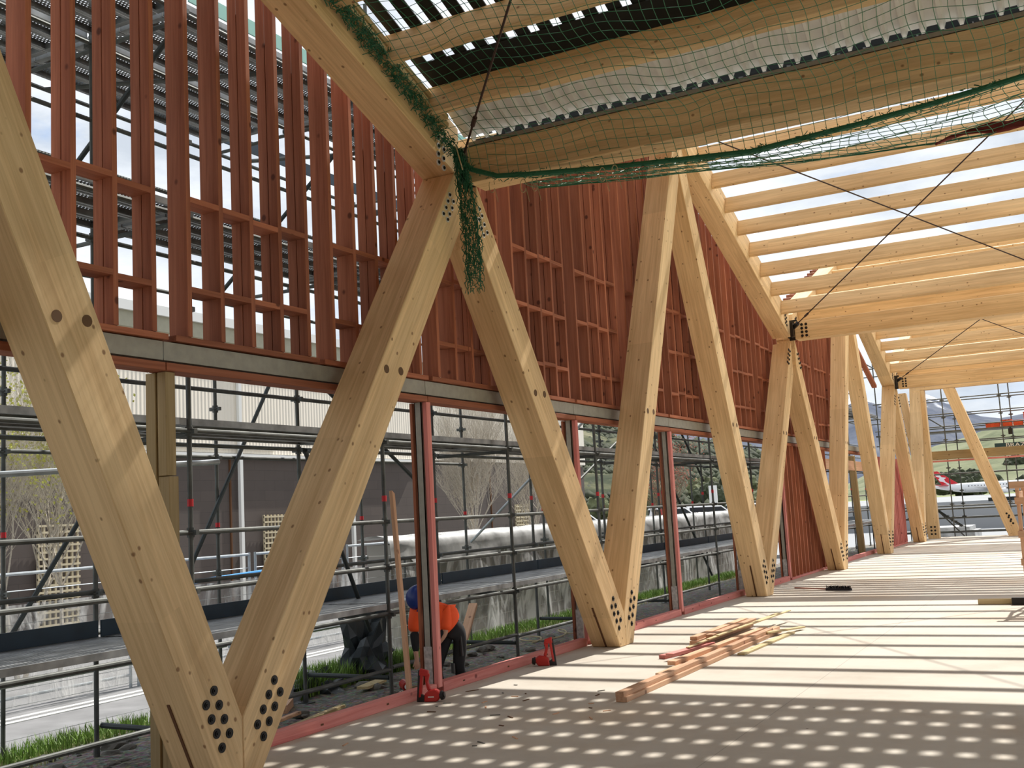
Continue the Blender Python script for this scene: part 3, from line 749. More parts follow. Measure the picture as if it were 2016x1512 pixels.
for r in (0, 1):
    for q, y in enumerate(KY):
        for z in LV:
            if r == 1 and (z < 4 or q > 9): continue
            m = MB(); m.tube((ROW[r]-.03, y+.05, z-.07), (ROW[r+1]+.03, y+.05, z-.07), RT, 8); o = m.build('scaffold_transom', 'galv')
            tag(o, f"short cross tube of the scaffold, {['inner','outer'][r]} bay, {ORD[q]} frame, deck {ORD[LV.index(z)]} from the ground", 'scaffold tube', 'cross tubes of the scaffold')
# low base ledgers & bright tubes near the ground
for q in range(0, 6):
    ledger(ROW[0], KY[q]+.02, KY[q+1]-.02, .10 if q % 2 else .12, f"low scaffold tube close to the gravel, {ORD[q]} bay", 'low scaffold tubes near the gravel')
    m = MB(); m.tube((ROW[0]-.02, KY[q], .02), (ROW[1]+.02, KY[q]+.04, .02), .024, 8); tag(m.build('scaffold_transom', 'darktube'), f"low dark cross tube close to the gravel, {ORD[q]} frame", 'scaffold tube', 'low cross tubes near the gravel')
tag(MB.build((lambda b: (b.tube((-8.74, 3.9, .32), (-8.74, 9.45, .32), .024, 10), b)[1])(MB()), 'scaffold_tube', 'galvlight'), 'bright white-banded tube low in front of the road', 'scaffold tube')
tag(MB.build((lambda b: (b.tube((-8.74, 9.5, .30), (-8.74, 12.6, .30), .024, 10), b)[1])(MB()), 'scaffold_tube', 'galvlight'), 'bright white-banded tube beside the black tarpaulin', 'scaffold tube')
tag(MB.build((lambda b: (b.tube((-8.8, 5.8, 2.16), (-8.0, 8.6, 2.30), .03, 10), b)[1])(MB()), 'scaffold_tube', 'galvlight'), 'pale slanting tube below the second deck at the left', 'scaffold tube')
# braces
def brace(a, b_, lab, mat='darktube', r=.024):
    m = MB(); m.tube(a, b_, r, 10); o = m.build('scaffold_brace', mat); tag(o, lab, 'scaffold brace'); return o
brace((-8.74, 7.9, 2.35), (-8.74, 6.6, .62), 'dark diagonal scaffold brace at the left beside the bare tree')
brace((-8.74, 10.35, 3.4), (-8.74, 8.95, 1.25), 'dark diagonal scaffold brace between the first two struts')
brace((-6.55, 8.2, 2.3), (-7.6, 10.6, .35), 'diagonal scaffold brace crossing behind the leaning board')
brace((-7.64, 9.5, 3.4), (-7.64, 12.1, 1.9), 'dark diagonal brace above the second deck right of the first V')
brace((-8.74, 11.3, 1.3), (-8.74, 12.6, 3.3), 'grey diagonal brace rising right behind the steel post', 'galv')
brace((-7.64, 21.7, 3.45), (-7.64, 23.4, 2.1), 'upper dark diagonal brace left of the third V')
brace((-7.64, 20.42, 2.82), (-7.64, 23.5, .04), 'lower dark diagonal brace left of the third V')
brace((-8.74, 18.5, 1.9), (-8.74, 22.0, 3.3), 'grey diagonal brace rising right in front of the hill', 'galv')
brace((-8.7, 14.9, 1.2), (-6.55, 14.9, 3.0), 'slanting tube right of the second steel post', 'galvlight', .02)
for q in range(4):
    brace((-6.55, KY[q]+.06, 6.0), (-8.7, KY[q]+.08, 4.35), f"dark cross brace under the top deck, {ORD[q]} frame")
    brace((-6.55, KY[q]+1.4, 5.98), (-8.7, KY[q]+.4, 5.98), f"flat brace under the top deck, {ORD[q]} bay", 'galv')
# decks
def deckplank(x, y0, y1, z, lab, grp, proto={}):
    L = y1-y0; key = round(L, 3)
    if key not in proto:
        m = MB(); w = .122
        m.box(-L/2, L/2, -w, w, -.002, .0); 
        for s in (-1, 1):
            m.box(-L/2, L/2, s*w-.002, s*w+.002, -.055, 0); m.box(-L/2, L/2, min(s*w, s*(w-.03)), max(s*w, s*(w-.03)), -.055, -.051)
        for e in (-L/2, L/2-.06): m.box(e, e+.06, -w, w, -.06, -.01)
        o = m.build('scaffold_plank', 'plank'); proto[key] = o
    else: o = copyo(proto[key])
    o.location = (x, (y0+y1)/2, z); o.rotation_euler = (0, 0, math.pi/2)
    tag(o, lab, 'scaffold plank', grp); return o
dn = ['lower deck', 'second deck', 'third deck', 'top deck']
for l, z in enumerate(LV):
    xs = [-6.62-.262*i for i in range(4)] + ([-7.74-.262*i for i in range(4)] if l == 3 else [])
    for q in range(0, 13 if l != 3 else 7):
        for i, x in enumerate(xs if q < 2 else xs[:4]):
            deckplank(x, KY[q]+.03, KY[q+1]-.03, z+.06, f"perforated steel scaffold plank, {dn[l]}, {ORD[q]} bay, {ORD[i]} from the wall", f"perforated planks of the {dn[l]}")
# a splice of solid boards over part of the third deck
for q in range(0, 13):
    o = beam('toe_board', (ROW[1]+.04, KY[q]+.02, .81), (ROW[1]+.04, KY[q+1]-.02, .81), .02, .17, 'toe', bevel=0)
    tag(o, f"dark navy toe board on the lower deck, {ORD[q]} bay", 'toe board', 'navy toe boards')
    if q < 6:
        o = beam('toe_board', (ROW[0]+.03 if 0 else -8.75, KY[q]+.02, 6.25), (-8.75, KY[q+1]-.02, 6.25), .02, .15, 'toe', bevel=0); tag(o, f"dark toe board on the top deck, {ORD[q]} bay", 'toe board', 'toe boards on the top deck')
for q in range(0, 5):
    m = MB(); m.box(-6.52, -6.505, KY[q]+.1, KY[q+1]-.1, 6.16, 6.30); o = m.build('teal_sheet', 'teal'); tag(o, f"pale teal strip of netting on the top deck edge, {ORD[q]} bay", 'netting strip', 'teal netting strips')
# upper rails over the top deck
for z in (6.55,):
    for q in range(0, 6): ledger(ROW[0], KY[q]+.02, KY[q+1]-.02, z, f"guard rail over the top deck, {ORD[q]} bay", 'guard rails over the top deck')

# far end scaffold
for r, y in enumerate((42.0, 43.2)):
    for q in range(8):
        x = -6.5+q*1.9+(.0 if r == 0 else .25)
        o = standard(x, y, -.4, 5.2+(q % 3)*.35, f"scaffold standard of the far end scaffold, {['front','back'][r]} row, {ORD[q]} from the left", 'far end scaffold standards', 'galv')
    for z in (.12, .62, 1.05, 2.2, 3.35, 3.9, 4.35, 4.9):
        m = MB(); m.tube((-7, y, z), (9, y, z), RT, 8); o = m.build('scaffold_ledger', 'galv'); tag(o, f"long tube across the far end scaffold, {['front','back'][r]} row, {z:.1f} metres up".replace('.', ' point '), 'scaffold tube', 'far end scaffold tubes')
for z, l in ((.95, 'lower'), (3.72, 'upper')):
    o = beam('deck_board', (-7, 42.6, z), (9, 42.6, z), 1.1, .05, 'plank' if 0 else 'galv'); tag(o, f"{l} deck of the far end scaffold", 'scaffold deck')
o = beam('toe_board', (-3.4, 42.05, 1.22), (9, 42.05, 1.22), .02, .13, 'toe'); tag(o, 'black toe board on the far end scaffold', 'toe board')
brace((-6.3, 42.6, 2.2), (-4.3, 42.6, -.1), 'lower diagonal brace at the far scaffold stair', 'galv')
brace((-6.3, 42.8, 5.1), (-4.7, 42.8, 3.9), 'upper diagonal brace at the far scaffold corner', 'galv')
brace((-1.9, 42.1, .1), (-.7, 42.1, 1.2), 'short diagonal brace behind the trestle', 'galv')
# stair of the far scaffold
m = MB(); a = Vector((-6.0, 42.8, 1.5)); b_ = Vector((-4.4, 42.8, .3))
for s in (-.2, .2): m.tube(a+Vector((0, s, 0)), b_+Vector((0, s, 0)), .03, 6)
for i in range(7):
    p = a.lerp(b_, i/6); m.box(p.x-.1, p.x+.1, 42.6, 43.0, p.z-.01, p.z+.02)
tag(m.build('scaffold_stair', 'galv'), 'steel stair flight in the far corner scaffold', 'stair')
# orange crates on upper deck
cx = -3.25
for i, (w, h) in enumerate([(.45, .16), (.35, .24), (.3, .2), (.45, .46), (.35, .26), (.5, .3), (.6, .38)]):
    m = MB(); m.box(cx, cx+w, 42.3, 42.8, 3.746, 3.746+h)
    for t in range(3): m.box(cx+w*t/3+.02, cx+w*t/3+.05, 42.28, 42.3, 3.75, 3.746+h)
    m.box(cx-.01, cx+w+.01, 42.28, 42.82, 3.746+h-.025, 3.746+h+.005)
    tag(m.build('crate', 'crate'), f"orange plastic fitting box on the far scaffold deck, {ORD[i]} from the left", 'crate', 'orange boxes on the far scaffold'); cx += w+.05
# banner
m = MB(); m.box(-3.0, 3.2, 41.9, 41.92, 2.98, 3.16); o = m.build('banner', 'bannergreen'); tag(o, 'long dark banner with pale lettering above the far lintel', 'banner')
cu = bpy.data.curves.new('lettering', 'FONT'); cu.body = 'BRAZIER SCAFFOLDING'; cu.size = .19; cu.extrude = .002
cu.materials.append(M['whitepaint']); t = bpy.data.objects.new('lettering', cu); COL.objects.link(t); t.location = (-2.65, 41.89, 3.01); t.rotation_euler = (math.pi/2, 0, 0); t.scale = (1.35, 1, 1)
bpy.context.view_layer.update()
me_ = bpy.data.meshes.new_from_object(t.evaluated_get(bpy.context.evaluated_depsgraph_get())); t2 = bpy.data.objects.new('lettering', me_); COL.objects.link(t2); t2.location = t.location; t2.rotation_euler = t.rotation_euler; t2.scale = t.scale; t2.parent = o; bpy.data.objects.remove(t)
for x in (-2.45,):
    m = MB(); m.box(x-.07, x+.07, 41.95, 42.1, 3.45, 3.66); m.tube((x, 42.03, 3.60), (x, 42.03, 3.70), .03, 8); tag(m.build('site_lamp', 'black'), 'small black lamp hanging from the far scaffold', 'lamp')

# ------------------------------------------------------------------ safety net
def netpt(x, y):
    d = YV[0]-y
    if d >= 0: z = ZV+SL*d*.98+.02
    else: z = ZV-.02+.03*abs(d)
    sag = .05*math.sin((x+5)*1.7)*math.sin(y*1.9)+.03*math.sin(x*5.1+y*3)
    edge = min(1, (x+4.98)/.5)
    side = .16*max(0, 1-(x+4.98)/2.2)
    return Vector((x+.02*math.sin(y*9), y+.015*math.sin(x*11), z+sag*edge+(side if d > 0 else side*1.3)))
m = MB(); st = .098; xs = [-4.98+st*i for i in range(92)]; ys = [3.4+st*j for j in range(54)]
G = [[netpt(x, y+.03*math.sin(x*2.3)) for y in ys] for x in xs]
def wire(m, a, b, r):
    d = (b-a).normalized(); p = d.cross(Vector((0, 0, 1))).normalized(); q = p.cross(d)
    A = [p*r, (-p*.5+q*.87)*r, (-p*.5-q*.87)*r]
    m.add([a+v for v in A]+[b+v for v in A], [(0, 1, 4, 3), (1, 2, 5, 4), (2, 0, 3, 5)])
for i in range(len(xs)):
    for j in range(len(ys)):
        if i+1 < len(xs): wire(m, G[i][j], G[i+1][j], .0030)
        if j+1 < len(ys): wire(m, G[i][j], G[i][j+1], .0030)
# lower flap beyond the valley beam: fine folds seen almost edge-on
xs2 = [-4.9+.09*i for i in range(100)]; NR = 18
ROPE = [(-5.0, 8.66, 4.98), (-4.88, 8.70, 4.84), (-4.62, 8.72, 4.73), (-4.30, 8.74, 4.69), (-3.72, 8.88, 4.66), (-2.95, 8.9, 4.59), (-2.28, 8.9, 4.53), (-1.67, 8.9, 4.56), (-1.35, 8.9, 4.575), (-.77, 8.9, 4.62), (-.17, 8.9, 4.68), (4.2, 8.9, 4.95)]
def ropep(x):
    for a, b in zip(ROPE, ROPE[1:]):
        if x <= b[0]:
            t = max(0, (x-a[0])/(b[0]-a[0])); return Vector((x, a[1]+(b[1]-a[1])*t, a[2]+(b[2]-a[2])*t))
    return Vector((x, 8.9, 4.95))
low = [(-4.91, 5.03), (-3.07, 4.86), (-2.23, 4.77), (-1.57, 4.72), (-.92, 4.69), (-.5, 4.68), (-.23, 4.74), (4, 4.9)]
def lowz(x):
    for (a, za), (b, zb) in zip(low, low[1:]):
        if x <= b: return za+(zb-za)*(x-a)/(b-a)
    return 4.9
G2 = []
for i, x in enumerate(xs2):
    a = ropep(x); c_ = []
    for j in range(NR+1):
        t = j/NR; c_.append(Vector((x+.02*math.sin(j*1.3+i), a.y+(10.2-a.y)*t, a.z+(lowz(x)-a.z)*t+.02*math.sin(j*1.1+i*.35))))
    G2.append(c_)
for i, x in enumerate(xs):
    a = G[i][-1]; b = ropep(x); L = (b-a).length; n = max(1, round(L/.098)); prev = a
    for j in range(1, n+1):
        q = a.lerp(b, j/n)+Vector((.01*math.sin(i), 0, 0)); wire(m, prev, q, .0030)
        if i+1 < len(xs):
            a2 = G[i+1][-1]; b2 = ropep(xs[i+1]); wire(m, q, a2.lerp(b2, j/n)+Vector((.01*math.sin(i+1), 0, 0)), .0030)
        prev = q
for i in range(len(xs2)):
    for j in range(NR+1):
        if i+1 < len(xs2): wire(m, G2[i][j], G2[i+1][j], .0034)
        if j < NR: wire(m, G2[i][j], G2[i][j+1], .0034)
net = m.build('safety_net', 'net'); tag(net, 'green safety net slung under the near roof slope', 'safety net')
m = MB(); m.path([Vector(q) for q in ROPE], .024, 8)
for t in range(700):
    x = random.uniform(-4.95, 1.5); rp = ropep(x); a = random.uniform(0, 6.28); r = random.uniform(.01, .05)
    p = rp+Vector((0, r*math.cos(a), r*math.sin(a)*.8)); m.tube(p, p+Vector((random.uniform(-.06, .06), random.uniform(-.02, .02), random.uniform(-.03, .03))), .0035, 4)
m.build('border_rope', 'netbunch', net)
m = MB(); m.path([(x, 10.2, z) for x, z in low], .008, 6); m.build('border_cord', 'netbunch', net)
# bunched edge along the rafter
m = MB()
for t in range(1900):
    y = random.uniform(5.6, 8.75); d = YV[0]-y
    c = Vector((XI+.06, y, ZV+SL*d+.10+.12*min(1, d/1.5)))
    w = .05+.05*min(1, d/2)
    p = c+Vector((random.uniform(-.03, .05), random.gauss(0, .02), random.uniform(-w, w)))
    m.tube(p, p+Vector((random.uniform(-.03, .03), random.uniform(-.07, .07), random.uniform(-.05, .05))), .0036, 4)
m.build('gathered_edge', 'netbunch', net)
# hanging tassel of spare net
m = MB()
def rad(t): return .045+.065*math.sin(min(1, t*1.6)*1.57)*(1-.45*t)
path = [Vector((-4.97+.06*math.sin(t*2.5)+.07*t, 8.62, 5.02-1.38*t)) for t in [i/40 for i in range(41)]]
for i in range(40):
    for a in range(11):
        t = i/40; a0 = a*2*math.pi/11+.5*math.sin(i*.7); a1 = a0+random.uniform(-.25, .25)
        r0 = rad(t)*(1+.25*math.sin(a*3+i)); r1 = rad(t+.025)*(1+.25*math.sin(a*3+i+1))
        p = path[i]+Vector((math.cos(a0)*r0, math.sin(a0)*r0*.6, 0)); q = path[i+1]+Vector((math.cos(a1)*r1, math.sin(a1)*r1*.6, 0))
        m.tube(p, q, .0036, 4); 
        if a % 2 == i % 2:
            a2 = a0+2*math.pi/11; m.tube(p, path[i]+Vector((math.cos(a2)*r0, math.sin(a2)*r0*.6, random.uniform(-.02, .02))), .0034, 4)
for i in range(900):
    t = random.random()**1.2*.9; r = rad(t)*.8; a = random.uniform(0, 6.28); p = path[int(t*40)]+Vector((math.cos(a)*r, math.sin(a)*r*.6, random.uniform(-.03, .03)))
    m.tube(p, p+Vector((random.uniform(-.02, .02), 0, random.uniform(-.09, .02))), .0038, 4)
m.build('hanging_end', 'netbunch', net)
m = MB()
for (x, z) in ((-4.75, 4.76), (-4.42, 4.70), (-4.30, 4.69), (-3.62, 4.65), (-3.5, 4.65)):
    pp = [Vector((x+.03*math.cos(a), 8.85, z-.06+.06*math.sin(a)-.02*a/6)) for a in [i*.6 for i in range(11)]]
    m.path(pp, .004, 5); m.tube(pp[-1], pp[-1]+Vector((.03, 0, -.14)), .003, 4)
m.path([Vector((-4.92+.01*i, 8.5, 5.02-.04*i)) for i in range(7)], .006, 5)
m.build('tie_string', 'string', net)
# dark red cloth caught in the net edge
m = MB(); V = []; F = []
for i in range(13):
    x = -.95+i*.12
    for j in range(5): V.append((x, 10.12+.03*math.sin(i*1.9+j), 4.69+(.0 if i == 0 else .045*min(i, 4)/2*(j/4))+.02*math.sin(i*.9)-.03+.012*i/6))
for i in range(12):
    for j in range(4): F.append((i*5+j, i*5+j+1, i*5+j+6, i*5+j+5))
m.add(V, F); o = m.build('cloth', 'redcloth', smooth=True); tag(o, 'dark red cloth lying on the far edge of the green net', 'cloth')
sol = o.modifiers.new('s', 'SOLIDIFY'); sol.thickness = .01

# loose pale cord hanging behind the second pair of struts
m = MB(); p0 = []
for k_, (ya, am) in enumerate(((9.42, .06), (9.55, -.03))):
    pp = [Vector((-5.46, ya+am*math.sin(t*3.0)+.03*t, 4.1-1.15*t)) for t in [i/16 for i in range(17)]]; m.path(pp, .004, 5)
tag(m.build('hanging_cord', 'red'), 'thin looped cable hanging in front of the red studs right of the net node', 'cable')

# ------------------------------------------------------------------ things on the slab
def board(p0, p1, w, h, mat, lab, cat='board', grp=None):
    o = beam('timber_length', p0, p1, w, h, mat, bevel=.002); tag(o, lab, cat, grp); return o
g_ = 'timber lengths in the floor pile'
board((-3.66, 8.62, .021), (-3.60, 13.45, .021), .10, .04, 'loose', 'long bottom board of the floor pile with the nearest sawn end', grp=g_)
board((-3.675, 8.62, .062), (-3.62, 13.2, .062), .075, .04, 'loose', 'long upper board of the floor pile, set back on the nearest one', grp=g_)
board((-3.80, 9.9, .021), (-3.69, 13.75, .021), .085, .04, 'loose', 'long board behind the two stacked ones in the floor pile', grp=g_)
board((-3.86, 10.4, .062), (-3.73, 13.3, .062), .085, .04, 'loose', 'board in the middle of the floor pile, second layer', grp=g_)
board((-4.20, 12.05, .021), (-4.12, 14.1, .021), .085, .04, 'loose', 'lowest board of the short stack at the left of the pile', grp=g_)
board((-4.16, 11.95, .062), (-4.08, 14.0, .062), .085, .04, 'loose', 'second board of the short stack at the left of the pile', grp=g_)
board((-4.17, 12.0, .103), (-4.15, 13.95, .103), .085, .04, 'loose', 'topmost left board of the short stack in the pile', grp=g_)
board((-4.05, 12.2, .103), (-4.02, 13.9, .103), .085, .04, 'loose', 'topmost right board of the short stack in the pile', grp=g_)
board((-4.22, 11.1, .021), (-4.0, 12.0, .021), .08, .04, 'pink', 'short pink offcut at the left of the pile', grp=g_)
board((-4.08, 10.95, .062), (-3.93, 11.9, .062), .09, .035, 'pink', 'short pink offcut with a sunlit face in front of the short stack', grp=g_)
for i in range(4):
    board((-4.0+.03*i, 11.3+.25*i, .095+.012*i), (-3.86+.05*i-.03*(i % 2), 14.3+.12*i, .125+.006*i), .04, .012, 'batten', f"thin pale batten across the floor pile, {ORD[i]} from the wall side", grp='thin battens across the pile')
board((-3.47, 11.45, .012), (-3.40, 13.35, .012), .08, .02, 'batten', 'thin pale board lying separately right of the pile', grp=g_)
board((-3.60, 12.9, .06), (-3.36, 13.75, .03), .07, .02, 'batten', 'short thin board poking out at the far end of the pile')
board((-1.62, 16.75, .04), (-.2, 16.78, .04), .11, .07, 'batten', 'pale timber length lying near the trestle at the right edge')
m = MB(); m.box(-1.18, -.95, 16.6, 16.7, 0, .10); tag(m.build('tool_case', 'black'), 'small black case beside the timber at the right edge', 'case')
for i in range(26):
    x = random.uniform(-5.35, -3.6); y = random.uniform(6.6, 9.4); a = random.uniform(0, 3.1); l = random.uniform(.01, .05)
    m = MB(); m.obox((x, y, .003), Vector((math.cos(a), math.sin(a), 0)), Vector((-math.sin(a), math.cos(a), 0)), Vector((0, 0, 1)), l, .006, .003)
    tag(m.build('wood_chip', ['slot', 'loose', 'rock'][i % 3]), 'small wood chip lying on the slab near the bottom plate', 'wood chip', 'wood chips on the slab')
# broom
o = empty('broom', (-4.05, 19.3, 0), 'black bristled broom lying on the slab with a thin reddish handle', 'broom')
m = MB(); m.obox((-4.05, 19.28, .03), Vector((.93, -.36, 0)), Vector((.36, .93, 0)), Vector((0, 0, 1)), .24, .03, .02); m.build('broom_head', 'brush', o)
m = MB()
for i in range(160):
    t = random.uniform(-.24, .24); p = Vector((-4.05, 19.28, .05))+Vector((.93, -.36, 0))*t; m.tube(p, p+Vector((random.uniform(-.02, .02), random.uniform(-.02, .02), random.uniform(.02, .05))), .004, 4)
m.build('bristles', 'brush', o)
m = MB(); m.tube((-4.2, 19.35, .03), (-4.95, 19.9, .02), .012, 8); m.build('broom_handle', 'handle', o)
# trestle frame at the right edge
o = empty('timber_trestle', (-1.0, 16, 0), 'pale timber trestle frame cut off by the right edge', 'trestle')
for x in (-.93, .2):
    beam('leg', (x, 16.0, 0), (x, 16.0, 1.66), .07, .045, 'loose', up=(1, 0, 0), parent=o)
    beam('leg', (x+.02, 16.9, 0), (x+.02, 16.9, 1.66), .07, .045, 'loose', up=(1, 0, 0), parent=o)
for z in (1.63, 1.42, .98, .62): beam('rail', (-.97 if z < 1.6 else -1.02, 15.95, z), (.3, 15.95, z), .04, .09, 'loose', parent=o)
beam('rail', (-.93, 15.95, 1.5), (-.93, 16.95, 1.5), .04, .09, 'loose', parent=o); beam('rail', (.2, 15.95, .98), (.2, 16.95, .98), .04, .09, 'loose', parent=o)

def nailer(loc, rz, sc, lab, lean=0):
    o = bpy.data.objects.new('nail_gun', None); COL.objects.link(o); tag(o, lab, 'nail gun')
    o.location = loc; o.rotation_euler = (0, lean, rz); o.scale = (sc,)*3
    def part(mb, nm, mats, bev=0): 
        p = mb.build(nm, mats, smooth=False, bevel=bev); p.parent = o; return p
    # local: X to the right, Z up, Y depth
    m = MB(); m.prism([(-.02, .0), (.13, .0), (.17, .05), (.17, .10), (.12, .14), (.04, .13), (-.01, .09)], 'y', -.045, .045); part(m, 'motor_housing', 'nailred', .012)
    m = MB(); m.tube((.165, 0, .06), (.20, 0, .07), .05, 16); m.tube((.20, 0, .07), (.215, 0, .072), .035, 16); part(m, 'end_cap', 'nailblack')
    m = MB(); m.prism([(.02, .12), (.06, .13), (.03, .22), (.05, .30), (.02, .33), (-.01, .30), (.0, .20)], 'y', -.022, .022); part(m, 'handle', 'nailred', .008)
    m = MB(); m.prism([(-.11, .0), (-.07, .0), (-.03, .33), (-.08, .35)], 'y', -.02, .02); part(m, 'magazine', 'nailblack', .004)
    m = MB(); m.prism([(-.085, .05), (-.055, .05), (-.02, .34), (-.05, .36)], 'y', -.026, .026); part(m, 'magazine_cover', 'nailred', .005)
    m = MB(); m.prism([(-.07, .29), (.03, .28), (.04, .34), (-.06, .37)], 'y', -.03, .03); part(m, 'battery', 'nailred', .008)
    m = MB(); m.prism([(-.09, .0), (-.02, .0), (.0, .05), (-.06, .09)], 'y', -.025, .025); part(m, 'nose', 'nailblack', .004)
    m = MB(); m.box(.02, .035, -.008, .008, .15, .19); part(m, 'trigger', 'nailblack')
    m = MB(); m.box(.03, .10, -.047, -.0455, .05, .062); part(m, 'label_strip', 'nutshine')
    return o
nailer((-5.40, 8.34, .0), math.radians(18), .78, 'red and black nail gun standing against the plate by the worker post')
n2 = nailer((-5.27, 10.52, .0), math.radians(18), .80, 'red nail gun on the slab left of the second V foot'); n2.rotation_euler = (0, 0, math.radians(200))

# ------------------------------------------------------------------ site clutter outside
o = beam('leaning_board', (-5.69, 8.52, -.05), (-6.19, 9.09, 1.88), .09, .035, 'loose', up=(1, .3, 0)); tag(o, 'long brown board leaning on the bottom plate beside the worker', 'board')
o = beam('leaning_board', (-7.62, 12.55, -.28), (-7.95, 13.6, .36), .12, .05, 'loose'); tag(o, 'reddish board leaning behind the scaffold right of the worker', 'board')
for i, (x, y, a, l, w) in enumerate([(-6.6, 7.9, .5, 1.1, .07), (-6.9, 7.9, .35, .7, .05), (-7.3, 10.0, .2, .5, .14), (-6.4, 15.2, .7, .6, .12), (-6.9, 16.3, .2, .8, .10), (-6.6, 18.3, .5, .5, .2), (-6.3, 10.9, .3, .35, .2)]):
    o = beam('offcut', (x, y, -.20), (x+math.cos(a)*.0-.2*l, y+l, -.20), w, .03, 'batten' if i % 2 == 0 else 'loose'); tag(o, f"timber offcut lying on the gravel, {ORD[i]} nearest", 'offcut', 'offcuts on the gravel')
m = MB(); m.disc((-6.2, 8.75, -.235), (0, 0, 1), .09, .015, 20); tag(m.build('bucket_lid', 'whitepaint'), 'round pale lid on the gravel near the leaning board', 'lid')
m = MB(); m.box(-7.75, -7.45, 5.35, 5.7, -.23, -.19); tag(m.build('sole_board', 'batten'), 'square timber sole board on the gravel at the left edge', 'board')
def blob(name, loc, sz, mat, lab, cat, seed, amp=.35, freq=3.0, sub=5):
    from mathutils import noise
    bm = bmesh.new(); bmesh.ops.create_icosphere(bm, subdivisions=sub, radius=1)
    for v in bm.verts:
        n = noise.noise(v.co*freq+Vector((seed, 0, 0))); n2 = abs(noise.noise(v.co*freq*2.3+Vector((0, seed, 0))))
        v.co *= 1+amp*n-amp*1.1*n2; v.co = Vector((v.co.x*sz[0], v.co.y*sz[1], max(v.co.z, -.35)*sz[2]))
    me = bpy.data.meshes.new(name); bm.to_mesh(me); bm.free(); me.materials.append(M[mat])
    ob = bpy.data.objects.new(name, me); COL.objects.link(ob); ob.location = loc; tag(ob, lab, cat); return ob
blob('tarpaulin', (-7.95, 10.95, .03), (.30, .42, .55), 'tarp', 'black tarpaulin draped over a low tube behind the scaffold', 'tarpaulin', 3, .75, 1.5, 3)
blob('tarpaulin', (-7.9, 9.95, -.27), (.28, .62, .28), 'tarp', 'crumpled black tarpaulin heap on the gravel', 'tarpaulin', 9, .8, 1.7, 3)
blob('tarpaulin', (-7.8, 9.25, -.28), (.20, .34, .20), 'tarplight', 'crumpled silver sheet beside the black heap', 'tarpaulin', 5, .8, 2, 3)
blob('plastic_bag', (-7.8, 8.35, -.27), (.16, .22, .30), 'whiteplastic', 'crumpled white plastic beside the second strut', 'plastic', 15, .7, 2, 3)
blob('rag', (-6.7, 7.75, .80), (.07, .26, .07), 'rag', 'grey rag lying on the lower deck between the first V struts', 'rag', 21, .6, 3, 4)
o = beam('timber_block', (-7.4, 8.75, -.22), (-7.65, 9.15, -.22), .14, .09, 'loose'); tag(o, 'thick timber block on the gravel by the silver sheet', 'timber block')
m = MB(); pp = [Vector((-6.95+.25*math.sin(t*1.3), 10.2+t*.35, -.225)) for t in [i*.25 for i in range(16)]]; m.path(pp, .011, 6); tag(m.build('cable', 'cable'), 'pale extension cable on the gravel right of the worker', 'cable')
m = MB(); pp = [Vector((-7.5+.25*math.cos(t*1.1)+.02*t, 14.0+.14*t+.45*math.sin(t), -.215)) for t in [i*.3 for i in range(70)]]; m.path(pp, .010, 6); tag(m.build('cable', 'cable'), 'loosely coiled yellow cable behind the second V foot', 'cable')
m = MB(); a = Vector((-6.78, 10.1, -.19)); b_ = Vector((-6.95, 10.28, -.19)); m.tube(a, b_, .05, 14); m.tube(a, a+(a-b_)*.4, .03, 12, 1); m.tube(b_, b_+(b_-a)*.3, .035, 12, 1)
tag(m.build('power_plug', ['nailred', 'whitepaint']), 'red and white cable connector on the gravel beside the worker', 'plug')
# wrapped block wall
o = empty('wrapped_wall', (-10.1, 14.4, -.6), 'long block wall wrapped in clear plastic behind the scaffold', 'wrapped wall')
m = MB(); m.box(-10.4, -9.95, 14.5, 33, -.7, 1.22); m.build('block_wall', 'greyblock', o)
m = MB(); V = []; F = []; n = 120
from mathutils import noise as NZ
for i in range(n+1):
    y = 14.35+18.8*i/n
    for j in range(15):
        z = -.62+1.98*j/14+.03*NZ.noise(Vector((y*.8, j*.1, 0))); V.append((-9.86+.07*NZ.noise(Vector((y*1.3, z*1.1, 1)))+.05*math.sin(y*3+z*2)-(.12 if j == 14 else 0), y, z))
for i in range(n):
    for j in range(14): F.append((i*15+j, i*15+j+1, i*15+j+16, i*15+j+15))
m.add(V, F); w = m.build('plastic_sheet', 'plastic', o, smooth=True)
m = MB(); V = []; F = []
for i in range(n+1):
    y = 14.3+18.9*i/n; h = .36+.22*NZ.noise(Vector((y*.8, 3, 0)))+.10*NZ.noise(Vector((y*3.1, 3, 0)))
    for j in range(9):
        t = j/8
        if t < .4: V.append((-10.45+t/.4*.62, y, 1.30+.06*math.sin(t/.4*3.14)+.02*NZ.noise(Vector((y*2, t, 5)))))
        else: V.append((-9.80+.05*NZ.noise(Vector((y*2.2, t*2, 2))), y, 1.29-(t-.4)/.6*h))
for i in range(n):
    for j in range(8): F.append((i*9+j, i*9+j+1, i*9+j+10, i*9+j+9))
m.add(V, F); m.build('cover_sheet', 'whiteplastic', o, smooth=True)
# wire mesh barrier beside the road
o = empty('mesh_barrier', (-9.45, 5, -.5), 'thin wire mesh barrier between grass bank and road', 'fence')
m = MB(); y = 4.6
while y < 14.2: wire(m, Vector((-9.40, y, -.50)), Vector((-9.40, y, .95)), .0028); y += .16
z = -.45
while z < .96: wire(m, Vector((-9.40, 4.6, z)), Vector((-9.40, 14.2, z)), .0028); z += .155
m.build('wire_mesh', 'darktube', o)
for y in (4.7, 9.4, 14.1):
    m = MB(); m.tube((-9.42, y, -.6), (-9.42, y, 1.0), .018, 8); m.build('post', 'galv', o)
